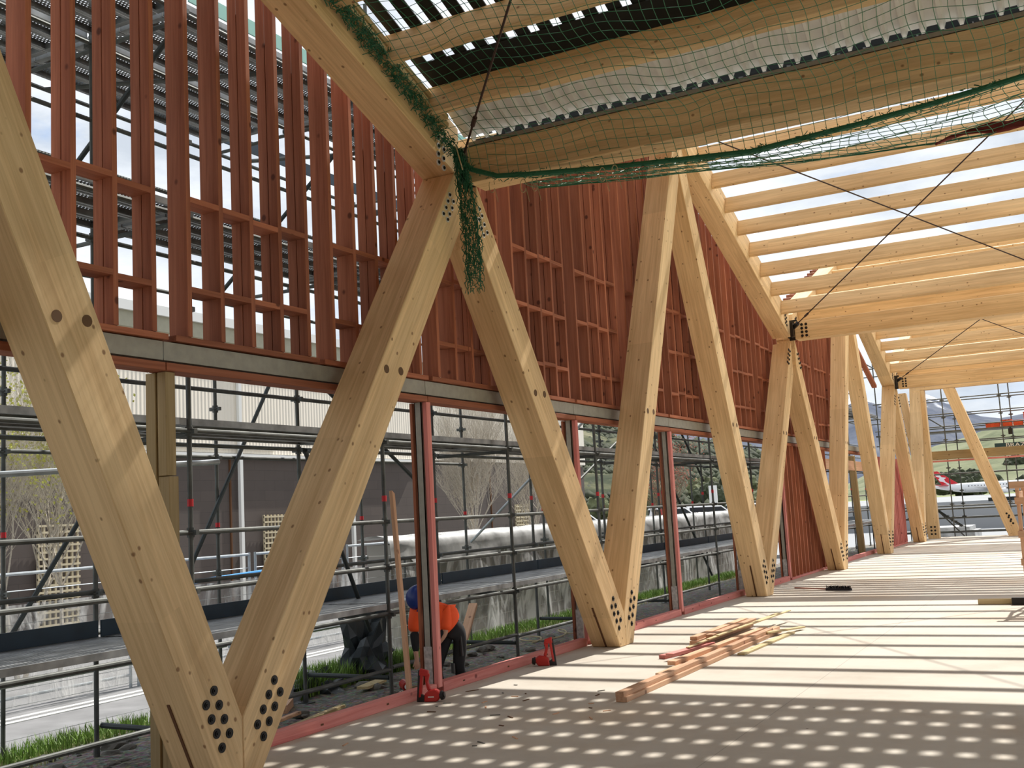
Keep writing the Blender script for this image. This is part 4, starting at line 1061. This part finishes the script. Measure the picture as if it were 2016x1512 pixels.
# temporary fence
for q in range(6):
    y0 = 6.6+2.55*q
    o = empty('temporary_fence', (-12.5, y0, -.58), f"bright galvanised temporary fence panel beyond the road, {ORD[q]} from the left", 'fence panel', 'temporary fence panels beyond the road')
    m = MB(); m.tube((-12.5, y0, 1.17), (-12.5, y0+2.4, 1.17), .022, 8); m.tube((-12.5, y0, -.4), (-12.5, y0+2.4, -.4), .02, 8); m.tube((-12.5, y0, -.58), (-12.5, y0, 1.2), .022, 8); m.tube((-12.5, y0+2.4, -.58), (-12.5, y0+2.4, 1.2), .022, 8); m.build('frame', 'galvlight', o)
    m = MB()
    for t in range(1, 32): wire(m, Vector((-12.5, y0+t*.075, -.4)), Vector((-12.5, y0+t*.075, 1.17)), .003)
    for z in (.7, .95): wire(m, Vector((-12.5, y0, z)), Vector((-12.5, y0+2.4, z)), .008)
    m.build('bars', 'galvlight', o)
m = MB(); V = []; F = []
for i in range(61):
    y = 5+i*.3
    for j in range(5): V.append((-12.35+.05*NZ.noise(Vector((y*2, j*.5, 8))), y, -.5+j*.32))
for i in range(60):
    for j in range(4): F.append((i*5+j, i*5+j+1, i*5+j+6, i*5+j+5))
m.add(V, F); tag(m.build('plastic_sheet', 'plastic', smooth=True), 'cloudy plastic sheet along the foot of the temporary fence', 'plastic sheet')
m = MB(); m.tube((-12.3, 12.2, .82), (-12.3, 15.6, .92), .03, 8); tag(m.build('pipe', 'blue'), 'bright blue pipe tied along the fence', 'pipe')

# ------------------------------------------------------------------ building, trellis, trees
o = empty('warehouse', (-22, 5, -.6), 'long warehouse with ribbed beige cladding over a brown block base', 'building')
m = MB(); m.box(-40, -22.05, 2, 49, -1.2, 3.70); m.build('base_wall', 'brownwall', o)
m = MB(); m.box(-40, -21.95, 2, 49.05, 3.78, 7.0); m.build('cladding', 'ribbed', o)
m = MB(); m.box(-40, -21.85, 2, 49.1, 7.0, 7.42); m.build('parapet', 'parapet', o)
m = MB(); m.box(-40, -21.75, 2, 49.2, 7.42, 7.68); m.build('parapet_cap', 'whitepaint', o)
m = MB(); m.box(-22.04, -21.86, 2, 34, 3.66, 3.76); m.box(-22.04, -21.88, 2, 26, 3.9, 3.94); m.build('flashing', 'whitepaint', o)
for y, z1 in ((24.35, 7.0), (29.75, 3.9)):
    m = MB(); m.box(-21.93, -21.83, y, y+.12, -1, z1); m.build('downpipe', 'whitepaint', o)
for y in (24.1, 29.0, 34.4, 39.5):
    m = MB(); m.box(-22.06, -22.0, y, y+.05, -1, 3.7); m.build('pilaster_joint', 'slot', o)
def trellis(y0, y1, z0, z1, lab):
    m = MB(); y = y0
    while y <= y1: m.box(-21.95, -21.90, y, y+.05, z0, z1); y += .16
    z = z0
    while z <= z1: m.box(-21.93, -21.88, y0, y1, z, z+.05); z += .155
    tag(m.build('trellis', 'lattice'), lab, 'trellis')
trellis(17.5, 18.7, -.6, 1.93, 'pale timber trellis behind the bare tree at the left')
trellis(25.4, 27.4, -.6, 1.97, 'pale timber trellis between the first two struts')
trellis(41.4, 43.0, -.6, 2.0, 'small pale trellis on the dark wall behind the second V')
def tree(loc, h, mat, lab, seed, n=1, spread=.5, leafmat=None, leafn=0, r0=.05, twigs=6, depth=4, leafsz=.03, leafhi=0):
    rnd = random.Random(seed); m = MB(); tips = []
    def grow(p, d, L, r, lv):
        k = 4 if lv > 1 else 3; q = p
        for i in range(k):
            d2 = (d+Vector((rnd.uniform(-.12, .12), rnd.uniform(-.12, .12), rnd.uniform(-.02, .10)))).normalized()
            nq = q+d2*L/k; m.tube(q, nq, r*(1-i*.18), 5 if lv > 1 else 3, r2=r*(1-(i+1)*.18), caps=False)
            if lv > 0 and i >= 1 or (lv == depth and i >= 1):
                for c in range(twigs if lv == depth else (3 if lv > 1 else 2)):
                    a = rnd.uniform(0, 6.28); e = Vector((math.cos(a), math.sin(a), rnd.uniform(.5, 1.5))).normalized()
                    if lv > 0: grow(nq, (d2*.45+e*spread*1.4).normalized(), L*rnd.uniform(.42, .62), r*.45*(1-i*.12), lv-1)
            q = nq; d = d2
        tips.append(q)
    for s in range(n): grow(Vector(loc)+Vector((rnd.uniform(-.2, .2), rnd.uniform(-.4, .4), 0)), Vector((rnd.uniform(-.1, .1), rnd.uniform(-.2, .2), 1)).normalized(), h, r0, depth)
    o = m.build('bare_tree' if not leafn else 'tree', mat); tag(o, lab, 'tree')
    if leafn:
        l = MB()
        tt = [t for t in tips if t.z > loc[2]+leafhi]
        for i in range(leafn):
            t = rnd.choice(tt)+Vector((rnd.gauss(0, .06), rnd.gauss(0, .06), rnd.gauss(0, .06))); a = Vector((rnd.uniform(-1, 1), rnd.uniform(-1, 1), rnd.uniform(-1, 1))).normalized(); b = a.orthogonal().normalized()
            l.add([t+a*leafsz, t+b*leafsz*.6, t-a*leafsz, t-b*leafsz*.6], [(0, 1, 2, 3)])
        l.build('leaves', leafmat, o)
    return o
tree((-15.2, 12.2, -.7), 3.0, 'bark', 'pale bare tree with a few yellow buds at the left', 4, 3, .5, 'leafy', 2600, .045, 4, 4, .035, 2.4)
tree((-15.6, 11.0, -.7), 2.6, 'bark', 'second bare shrubby tree at the left edge', 8, 2, .6, 'leafy', 900, .04, 4, 3, .03, 2.6)
tree((-16.2, 28.2, -.6), 3.3, 'bark', 'pale bare tree standing against the dark wall right of the steel post', 12, 4, .42, None, 0, .045, 5, 4)
tree((-16.5, 32.3, -.6), 3.1, 'bark', 'white barked bare tree partly behind the strut', 14, 2, .6, None, 0, .05, 5, 4)
tree((-17.0, 45.5, -.8), 3.0, 'bark2', 'small tree with orange-red leaves right of the second V', 22, 3, .5, 'redleaf', 1500, .05, 5, 3, .035, .6)
blob('hedge', (-16.5, 33.8, -.2), (1.0, 2.2, 1.5), 'scrubdark', 'dark clipped bush behind the wrapped wall', 'hedge', 31, .2, 3, 4)
# garden strip, low bushes in front of the building
for i, y in enumerate((9.5, 14.0, 36.0, 39.5)):
    blob('bush', (-19.5, y, -.7), (.9, 1.2, .8), 'scrubdark', f"low bush at the foot of the warehouse wall, {ORD[i]} from the left", 'bush', 40+i, .3, 3, 4)

# ------------------------------------------------------------------ hills
def pol(az, D, z): a = math.radians(az); return Vector((-math.sin(a)*D, math.cos(a)*D, z))
def ridge(name, prof, D0, D1, zbase, mat, lab, rough, seed, cat='hill'):
    az0, az1 = prof[0][0], prof[-1][0]; nA = 150; nR = 26; V = []; F = []
    def el(az):
        for (a, e), (b, f) in zip(prof, prof[1:]):
            if a <= az <= b: return e+(f-e)*(az-a)/(b-a)
        return prof[-1][1]
    for i in range(nA+1):
        az = az0+(az1-az0)*i/nA; H = 1.6+D1*math.tan(math.radians(el(az)))
        for j in range(nR+1):
            t = j/nR; D = D0+(D1-D0)*t
            z = zbase+(H-zbase)*(t**1.15)
            p = pol(az, D, 0)
            n = NZ.fractal(Vector((p.x, p.y, seed*10.))*(3.0/(D1-D0)), .9, 2.1, 6)
            z += n*rough*(H-zbase)*math.sin(math.pi*min(1, t*.85+.05))
            V.append((p.x, p.y, z))
    # back side
    k = nR+1
    for i in range(nA):
        for j in range(nR): F.append((i*k+j, (i+1)*k+j, (i+1)*k+j+1, i*k+j+1))
    b0 = len(V)
    for i in range(nA+1):
        az = az0+(az1-az0)*i/nA; p = pol(az, D1*1.25, 0); V.append((p.x, p.y, zbase))
    for i in range(nA): F.append((i*k+nR, (i+1)*k+nR, b0+i+1, b0+i))
    m = MB(); m.add(V, F); o = m.build(name, mat, smooth=True); struct(o, lab, cat); return el
e1 = ridge('hill', [(14.0, 1.8), (15.55, 2.45), (17.5, 2.9), (19.1, 3.1), (20.5, 4.0), (21.7, 4.3), (23.0, 4.25), (26, 5.3), (34, 6.5)], 110, 330, -1.0, 'hill', 'scrubby hillside beyond the car park', .18, 1)
ridge('hill', [(-8, 2.6), (0, 3.0), (2.7, 3.05), (4.0, 2.95), (5.3, 2.5), (6.8, 2.2), (9, 1.5), (11, .6), (12, .3)], 620, 1000, -1.0, 'greenhill', 'smooth green hill behind the aircraft', .08, 2)
ridge('mountain', [(-8, 3.3), (0, 3.5), (2.7, 3.5), (3.7, 3.35), (4.6, 3.5), (6.1, 4.3), (6.9, 4.75), (8, 4.2), (9.1, 4.3), (10.2, 4.9), (12, 4.2), (14, 3.4), (19.3, 3.7), (21, 3.9), (24, 3.6)], 1800, 3300, -20, 'mountain', 'mountain range with a little snow, blue haze painted into its colour', .16, 3)
# trees at the foot of the hill and scrub on its slope
rnd = random.Random(5)
def bushmesh(seed):
    bm = bmesh.new()
    r = random.Random(seed)
    for c in range(7):
        cc = Vector((r.uniform(-.6, .6), r.uniform(-.6, .6), r.uniform(.2, 1.1))); s = r.uniform(.35, .6)
        ret = bmesh.ops.create_icosphere(bm, subdivisions=3, radius=s)
        for v in ret['verts']:
            v.co = v.co*(1+.45*NZ.noise(v.co*5+Vector((seed, c, 0))))+cc
    me = bpy.data.meshes.new('foliage'); bm.to_mesh(me); bm.free(); return me
BM = [bushmesh(i) for i in range(4)]
BM[0].materials.append(M['scrubdark']); BM[1].materials.append(M['scrublight']); BM[2].materials.append(M['scrubdark']); BM[3].materials.append(M['scrublight'])
for i in range(22):
    az = rnd.uniform(14.5, 24.5); D = rnd.uniform(122, 190); s = rnd.uniform(1.1, 2.6)
    me = BM[i % 4]; o = bpy.data.objects.new('tree', me); COL.objects.link(o); o.location = pol(az, D, -1.2+max(0, D-112)*.06); o.scale = (s, s, s*rnd.uniform(.8, 1.4)); o.rotation_euler = (0, 0, rnd.uniform(0, 6))
    tag(o, 'round leafy tree at the foot of the scrubby hill', 'tree', 'trees at the foot of the hill')
m = MB()
for i in range(2600):
    az = rnd.uniform(14, 26); t = rnd.random(); D = 115+200*t; H = 1.6+330*math.tan(math.radians(e1(az))); z = -1+(H+1)*(t**1.15)*.98
    p = pol(az, D, z); s = rnd.uniform(.3, 1.0)*(1+t)
    bm = [(0, 0, 1.2), (1, 0, .3), (.3, .95, .4), (-.8, .6, .3), (-.8, -.6, .4), (.3, -.95, .3), (0, 0, -1)]
    m.add([p+Vector(v)*s*rnd.uniform(.8, 1.2) for v in bm], [(0, 1, 2), (0, 2, 3), (0, 3, 4), (0, 4, 5), (0, 5, 1), (6, 2, 1), (6, 3, 2), (6, 4, 3), (6, 5, 4), (6, 1, 5)])
tag(m.build('scrub', 'scrubdark', smooth=True), 'dark scrub scattered over the hillside', 'scrub', kind='stuff')
for i in range(12):
    az = rnd.uniform(1.0, 7.2) if i > 5 else rnd.uniform(2.5, 7.0); D = rnd.uniform(640, 760) if i > 5 else rnd.uniform(430, 520); s = rnd.uniform(5, 9)
    o = bpy.data.objects.new('tree', BM[2]); COL.objects.link(o); o.location = pol(az, D, -1+max(0, D-620)*.09); o.scale = (s, s, s*.8); tag(o, 'dark tree on the plain before the green hill', 'tree', 'dark trees before the green hill')
m = MB(); m.box(-70, -16, 50, 118, -1.0, .02); struct(m.build('ground', 'asphalt'), 'car park beyond the wrapped wall', 'ground')
def car(x, y, rz, lab, col='carwhite'):
    o = bpy.data.objects.new('car', None); COL.objects.link(o); o.location = (x, y, .02); o.rotation_euler = (0, 0, rz); tag(o, lab, 'car', 'white parked vehicles')
    def P(m, nm, mat, bev=0): p = m.build(nm, mat, bevel=bev); p.parent = o
    m = MB(); m.prism([(-2.0, .35), (2.0, .35), (2.05, .75), (1.95, .92), (1.0, .98), (.45, 1.42), (-1.85, 1.46), (-2.0, .95)], 'y', -.75, .75); P(m, 'body', col, .05)
    m = MB(); m.prism([(-1.7, 1.0), (.85, 1.0), (.42, 1.34), (-1.72, 1.36)], 'y', -.765, .765); P(m, 'side_window', 'carglass')
    m = MB(); m.box(-2.02, -1.9, -.6, .6, 1.0, 1.35); P(m, 'rear_window', 'carglass')
    for a in (-1.25, 1.3):
        for s in (-.7, .7): m = MB(); m.tube((a, s-.1, .33), (a, s+.1, .33), .33, 14); P(m, 'wheel', 'tyre')
for i, (x, y, rz) in enumerate([(-25.2, 71, .5), (-23.4, 73.5, .4), (-21.6, 77, .4), (-20.4, 79.5, .3), (-27.5, 60, .6)]):
    car(x, y, rz, f"white parked vehicle beyond the wrapped wall, {ORD[i]} in the row")
m = MB(); m.tube((-24.8, 78, .02), (-24.8, 78, 2.7), .05, 8); m.box(-25.1, -24.5, 77.9, 78.0, 1.6, 2.9); tag(m.build('sign_post', 'whitepaint'), 'white sign board in the car park', 'sign')
m = MB(); m.tube((-23.0, 62, .02), (-23.0, 62, 2.4), .03, 8); m.box(-23.0, -22.2, 61.98, 62.02, 1.0, 2.3); tag(m.build('flag', 'clampred'), 'red flag on a thin pole behind the steel post', 'flag')

# aircraft
o = bpy.data.objects.new('aircraft', None); COL.objects.link(o); o.location = (-46, 390, 2.3)
tag(o, 'white airliner with a red tail parked on the far apron', 'aircraft')
def P(m, nm, mat, smooth=False): p = m.build(nm, mat, smooth=smooth); p.parent = o; return p
m = MB(); st_ = [(-3, .25, .9), (0, .7, .6), (4, 1.2, .25), (8, 1.6, 0), (30, 1.65, 0), (36, 1.45, -.1), (39, .9, -.35), (40.3, .2, -.6)]
for (x0, r0, z0), (x1, r1, z1) in zip(st_, st_[1:]): m.tube((x0, 0, z0), (x1, 0, z1), r0, 20, r2=r1, caps=False)
P(m, 'fuselage', 'carwhite', True)
m = MB(); m.prism([(-2.4, 5.9), (-.3, 5.9), (6.6, 1.0), (1.0, .9)], 'y', -.12, .12); P(m, 'tail_fin', 'planered')
m = MB(); m.prism([(-1.2, 5.0), (.3, 4.6), (.9, 3.9), (2.3, 3.6), (1.6, 3.1), (2.0, 2.3), (3.6, 1.2), (2.6, 1.3), (1.2, 2.3), (.2, 2.5), (-.2, 3.2), (.3, 3.7), (-.9, 4.2)], 'y', -.14, .14); P(m, 'tail_emblem', 'carwhite')
m = MB(); m.prism([(0, .9), (3.2, .9), (.8, 3.2), (-.6, 3.2)], 'y', -4.5, -4.3); 
m = MB(); m.add([(0, 0, .9), (3.4, 0, .9), (.3, -5.5, 1.3), (-1.2, -5.5, 1.3), (0, 0, 1.1), (3.4, 0, 1.1), (.3, -5.5, 1.4), (-1.2, -5.5, 1.4)], [(0, 3, 2, 1), (4, 5, 6, 7), (0, 1, 5, 4), (1, 2, 6, 5), (2, 3, 7, 6), (3, 0, 4, 7)]); P(m, 'tailplane', 'planered')
m = MB(); m.add([(14, 0, -.8), (21, 0, -.8), (13, -14, .2), (10.8, -14, .2), (14, 0, -.4), (21, 0, -.4), (13, -14, .4), (10.8, -14, .4)], [(0, 3, 2, 1), (4, 5, 6, 7), (0, 1, 5, 4), (1, 2, 6, 5), (2, 3, 7, 6), (3, 0, 4, 7)]); P(m, 'wing', 'carwhite')
m = MB(); m.tube((17.5, -5, -1.5), (21.5, -5, -1.5), .85, 16); P(m, 'engine', 'carwhite', True)
m = MB()
for i in range(26): m.box(9+i*.95, 9.3+i*.95, -1.67, -1.5, .35, .65)
P(m, 'windows', 'carglass')
for x in (33, 17):
    m = MB(); m.tube((x, -.8, -2.7), (x, -.4, -2.7), .4, 12); m.tube((x, -.6, -2.7), (x, -.6, -1.2), .1, 6); P(m, 'landing_gear', 'tyre')
# pale containers and parked gear near the far scaffold
m = MB(); m.box(-6.6, -4.6, 49, 52, -.45, -.1); m.box(-6.5, -4.8, 49.2, 51.8, -.1, .08); tag(m.build('pallet_stack', 'whiteplastic'), 'low pallet covered in white plastic beyond the far scaffold', 'pallet')
m = MB(); m.box(-14, 60, 63, 63.3, -.45, 1.0); tag(m.build('apron_barrier', 'airfield'), 'long pale grey barrier across the far apron', 'barrier')

# ------------------------------------------------------------------ person
def skin(name, verts, edges, root, mat, parent=None, sub=2):
    me = bpy.data.meshes.new(name); me.from_pydata([v[0] for v in verts], edges, []); me.materials.append(M[mat])
    o = bpy.data.objects.new(name, me); COL.objects.link(o)
    md = o.modifiers.new('skin', 'SKIN'); 
    sv = me.skin_vertices[0].data
    for i, v in enumerate(verts): sv[i].radius = (v[1], v[2] if len(v) > 2 else v[1]); sv[i].use_root = (i == root)
    md.use_smooth_shade = True
    s = o.modifiers.new('sub', 'SUBSURF'); s.levels = sub; s.render_levels = sub
    if parent: o.parent = parent
    return o
k_ = .83
hipC = Vector((-5.86, 9.60, .44)); chest = Vector((-5.975, 9.48, .67)); neck = Vector((-6.04, 9.40, .745)); head = Vector((-6.085, 9.36, .78))
side = Vector((.62, -.55, .0)).normalized()*-1    # his left to right across the view
side = Vector((.70, -.70, 0)).normalized()
side = Vector((.80, .45, .0)).normalized()
shL = chest+side*.155+Vector((-.03, -.05, .0)); shR = chest-side*.155+Vector((-.03, -.05, .0))
hL = hipC+side*.075; hR = hipC-side*.075
kL = Vector((-5.83, 9.62, .10)); kR = Vector((-6.02, 9.50, .10)); fL = Vector((-5.80, 9.72, -.20)); fR = Vector((-6.02, 9.60, -.20))
tL = fL+Vector((-.10, -.12, -.035)); tR = fR+Vector((-.10, -.12, -.035))
eL = shL+Vector((.0, -.06, -.22)); eR = shR+Vector((-.01, -.04, -.22))
wL = eL+Vector((-.12, -.06, -.16)); wR = eR+Vector((.05, -.04, -.20))
hdL = wL+Vector((-.03, -.01, -.06)); hdR = wR+Vector((.01, -.01, -.07))
W0 = [(hipC, .085, .10), (hipC.lerp(chest, .5), .085, .11), (chest, .09, .12), (neck, .045), (head, .072, .08), (head+Vector((-.03, -.04, -.06)), .05),
      (shL, .05), (eL, .036), (wL, .025), (hdL, .024), (shR, .05), (eR, .036), (wR, .025), (hdR, .024),
      (hL, .07), (kL, .048), (fL, .034), (tL, .028), (hR, .07), (kR, .048), (fR, .034), (tR, .028)]
E0 = [(0, 1), (1, 2), (2, 3), (3, 4), (4, 5), (2, 6), (6, 7), (7, 8), (8, 9), (2, 10), (10, 11), (11, 12), (12, 13), (0, 14), (14, 15), (15, 16), (16, 17), (0, 18), (18, 19), (19, 20), (20, 21)]
# fingers
for hi, (w, hnd) in ((9, (wL, hdL)), (13, (wR, hdR))):
    d = (hnd-w).normalized(); a = d.orthogonal().normalized()
    for f in range(4):
        o_ = (f-1.5)*.014; b0 = len(W0); W0.append((hnd+d*.02+a*o_, .0085)); W0.append((hnd+d*(.048+.004*(f % 3))+a*o_+Vector((-.01, 0, 0)), .007)); E0 += [(hi, b0), (b0, b0+1)]
    b0 = len(W0); W0.append((hnd+a*.03+d*.005, .009)); W0.append((hnd+a*.042+d*.025, .0075)); E0 += [(hi, b0), (b0, b0+1)]
person = skin('person', W0, E0, 0, 'skin'); tag(person, 'worker in blue helmet, orange shirt and black trousers bending down behind the steel post', 'person')
WS = [(hipC.lerp(chest, .05)+Vector((0, 0, .03)), .13, .17), (hipC.lerp(chest, .5), .14, .18), (chest+Vector((-.01, -.01, .0)), .14, .18), (shL, .09), (shL.lerp(eL, .9), .068), (shR, .09), (shR.lerp(eR, .9), .068), (neck+Vector((0,0,-.02)), .095)]
skin('shirt', WS, [(0, 1), (1, 2), (2, 3), (3, 4), (2, 5), (5, 6), (2, 7)], 0, 'orange', person)
WT = [(hipC.lerp(chest, .25), .11, .135), (hipC, .12, .14), (hL, .085), (kL, .062), (fL+Vector((0, 0, .03)), .05), (hR, .085), (kR, .062), (fR+Vector((0, 0, .03)), .05)]
skin('trousers', WT, [(0, 1), (1, 2), (2, 3), (3, 4), (1, 5), (5, 6), (6, 7)], 0, 'trousers', person)
for (f, t) in ((fL, tL), (fR, tR)):
    skin('boot', [(f+Vector((0, 0, .02)), .046), (f+Vector((.02, .02, -.015)), .042), (t, .036), (t+Vector((-.02, -.03, 0)), .03)], [(0, 1), (1, 2), (2, 3)], 0, 'boot', person)
    
# sleeves of a black undershirt
skin('undersleeve', [(eL.lerp(shL, .25), .058), (eL.lerp(wL, .85), .034)], [(0, 1)], 0, 'trousers', person, 1)
skin('undersleeve', [(eR.lerp(shR, .25), .058), (eR.lerp(wR, .85), .034)], [(0, 1)], 0, 'trousers', person, 1)
bm = bmesh.new(); bmesh.ops.create_uvsphere(bm, u_segments=28, v_segments=16, radius=1)
for v in list(bm.verts):
    if v.co.z < -.35: bm.verts.remove(v)
me = bpy.data.meshes.new('helmet'); bm.to_mesh(me); bm.free(); me.materials.append(M['helmet'])
for p in me.polygons: p.use_smooth = True
hm = bpy.data.objects.new('helmet', me); COL.objects.link(hm); hm.parent = person
up = Vector((-.50, -.62, .52)).normalized(); hm.rotation_mode = 'QUATERNION'; hm.rotation_quaternion = up.to_track_quat('Z', 'Y'); hm.location = head+up*.02+Vector((0, 0, .03)); hm.scale = (.11, .13, .13)
sol = hm.modifiers.new('s', 'SOLIDIFY'); sol.thickness = .04
m = MB(); m.tube((0, 0, -.36), (0, 0, -.28), 1.10, 28); br = m.build('helmet_rim', 'helmet'); br.parent = hm
m = MB(); c = shL.lerp(eL, .3); n_ = Vector((.55, -.8, .1)).normalized(); ax = (eL-shL).normalized(); ay = n_.cross(ax).normalized(); m.obox(c+n_*.055, ax, ay, n_, .055, .03, .004); m.build('sleeve_pocket', 'trousers', person)
for kk in (kL, kR):
    m = MB(); m.obox(kk+Vector((-.03, -.055, 0)), Vector((.8, -.6, 0)), Vector((0, 0, 1)), Vector((.6, .8, 0)), .035, .05, .008); m.build('knee_pad', 'knee', person)
m = MB(); m.tube(hipC+Vector((.09, -.02, .0)), hipC+Vector((.10, -.02, -.22)), .018, 8); m.build('tool_loop', 'nailblack', person)

# ------------------------------------------------------------------ camera
yaw, pit, rol = math.radians(27.711), math.radians(6.784), math.radians(-3.065)
f = Vector((-math.sin(yaw)*math.cos(pit), math.cos(yaw)*math.cos(pit), math.sin(pit)))
r = Vector((math.cos(yaw), math.sin(yaw), 0)); u = r.cross(f)
c, s = math.cos(rol), math.sin(rol)
r2 = c*r+s*u; u2 = -s*r+c*u
cam = bpy.data.cameras.new('camera'); co = bpy.data.objects.new('camera', cam); COL.objects.link(co)
mt = Matrix((r2, u2, -f)).transposed().to_4x4(); mt.translation = (0, 0, 1.6); co.matrix_world = mt
cam.sensor_fit = 'HORIZONTAL'; cam.sensor_width = 36; cam.lens = 2150/2016*36; cam.clip_end = 8000; cam.clip_start = .05
S.camera = co

# ------------------------------------------------------------------ light
sd = Vector((.125, .82, 1)).normalized()
sun = bpy.data.lights.new('sun', 'SUN'); sun.energy = 5.7; sun.angle = math.radians(.53); sun.color = (1, .955, .88)
so = bpy.data.objects.new('sun', sun); COL.objects.link(so); so.rotation_mode = 'QUATERNION'; so.rotation_quaternion = sd.to_track_quat('Z', 'Y'); so.location = (0, 20, 30)
w = bpy.data.worlds.new('sky'); S.world = w; w.use_nodes = True; nt = w.node_tree; nt.nodes.clear()
out = nt.nodes.new('ShaderNodeOutputWorld'); bg = nt.nodes.new('ShaderNodeBackground'); nt.links.new(bg.outputs[0], out.inputs[0])
tc = nt.nodes.new('ShaderNodeTexCoord'); mp = nt.nodes.new('ShaderNodeMapping'); mp.inputs['Scale'].default_value = (1, 1, 2.6); nt.links.new(tc.outputs['Generated'], mp.inputs[0])
n1 = N(nt, 'ShaderNodeTexNoise', Scale=2.6, Detail=9.0, Roughness=.58, Distortion=.3); nt.links.new(mp.outputs[0], n1.inputs['Vector'])
n2 = N(nt, 'ShaderNodeTexNoise', Scale=5.5, Detail=7.0, Roughness=.6); nt.links.new(mp.outputs[0], n2.inputs['Vector'])
sx = nt.nodes.new('ShaderNodeSeparateXYZ'); nt.links.new(tc.outputs['Generated'], sx.inputs[0])
blue = ramp(nt, sx.outputs[2], [(.0, (.60, .74, .92)), (.25, (.33, .52, .86)), (.7, (.16, .33, .70))])
cloud = ramp(nt, n2.outputs[0], [(.32, (.60, .66, .74)), (.5, (.82, .87, .93)), (.66, (1.0, 1.01, 1.02))])
mask = ramp(nt, n1.outputs[0], [(.30, (0, 0, 0)), (.44, (1, 1, 1))])
col = mixc(nt, mask, blue, cloud); nt.links.new(col, bg.inputs[0]); bg.inputs[1].default_value = 1.13
S.view_settings.view_transform = 'Standard'; S.view_settings.look = 'None'; S.view_settings.gamma = 1; S.view_settings.exposure = 0.0
S.view_settings.use_curve_mapping = False
try: S.cycles.use_denoising = True
except Exception: pass
S.cycles.max_bounces = 6; S.cycles.transparent_max_bounces = 14
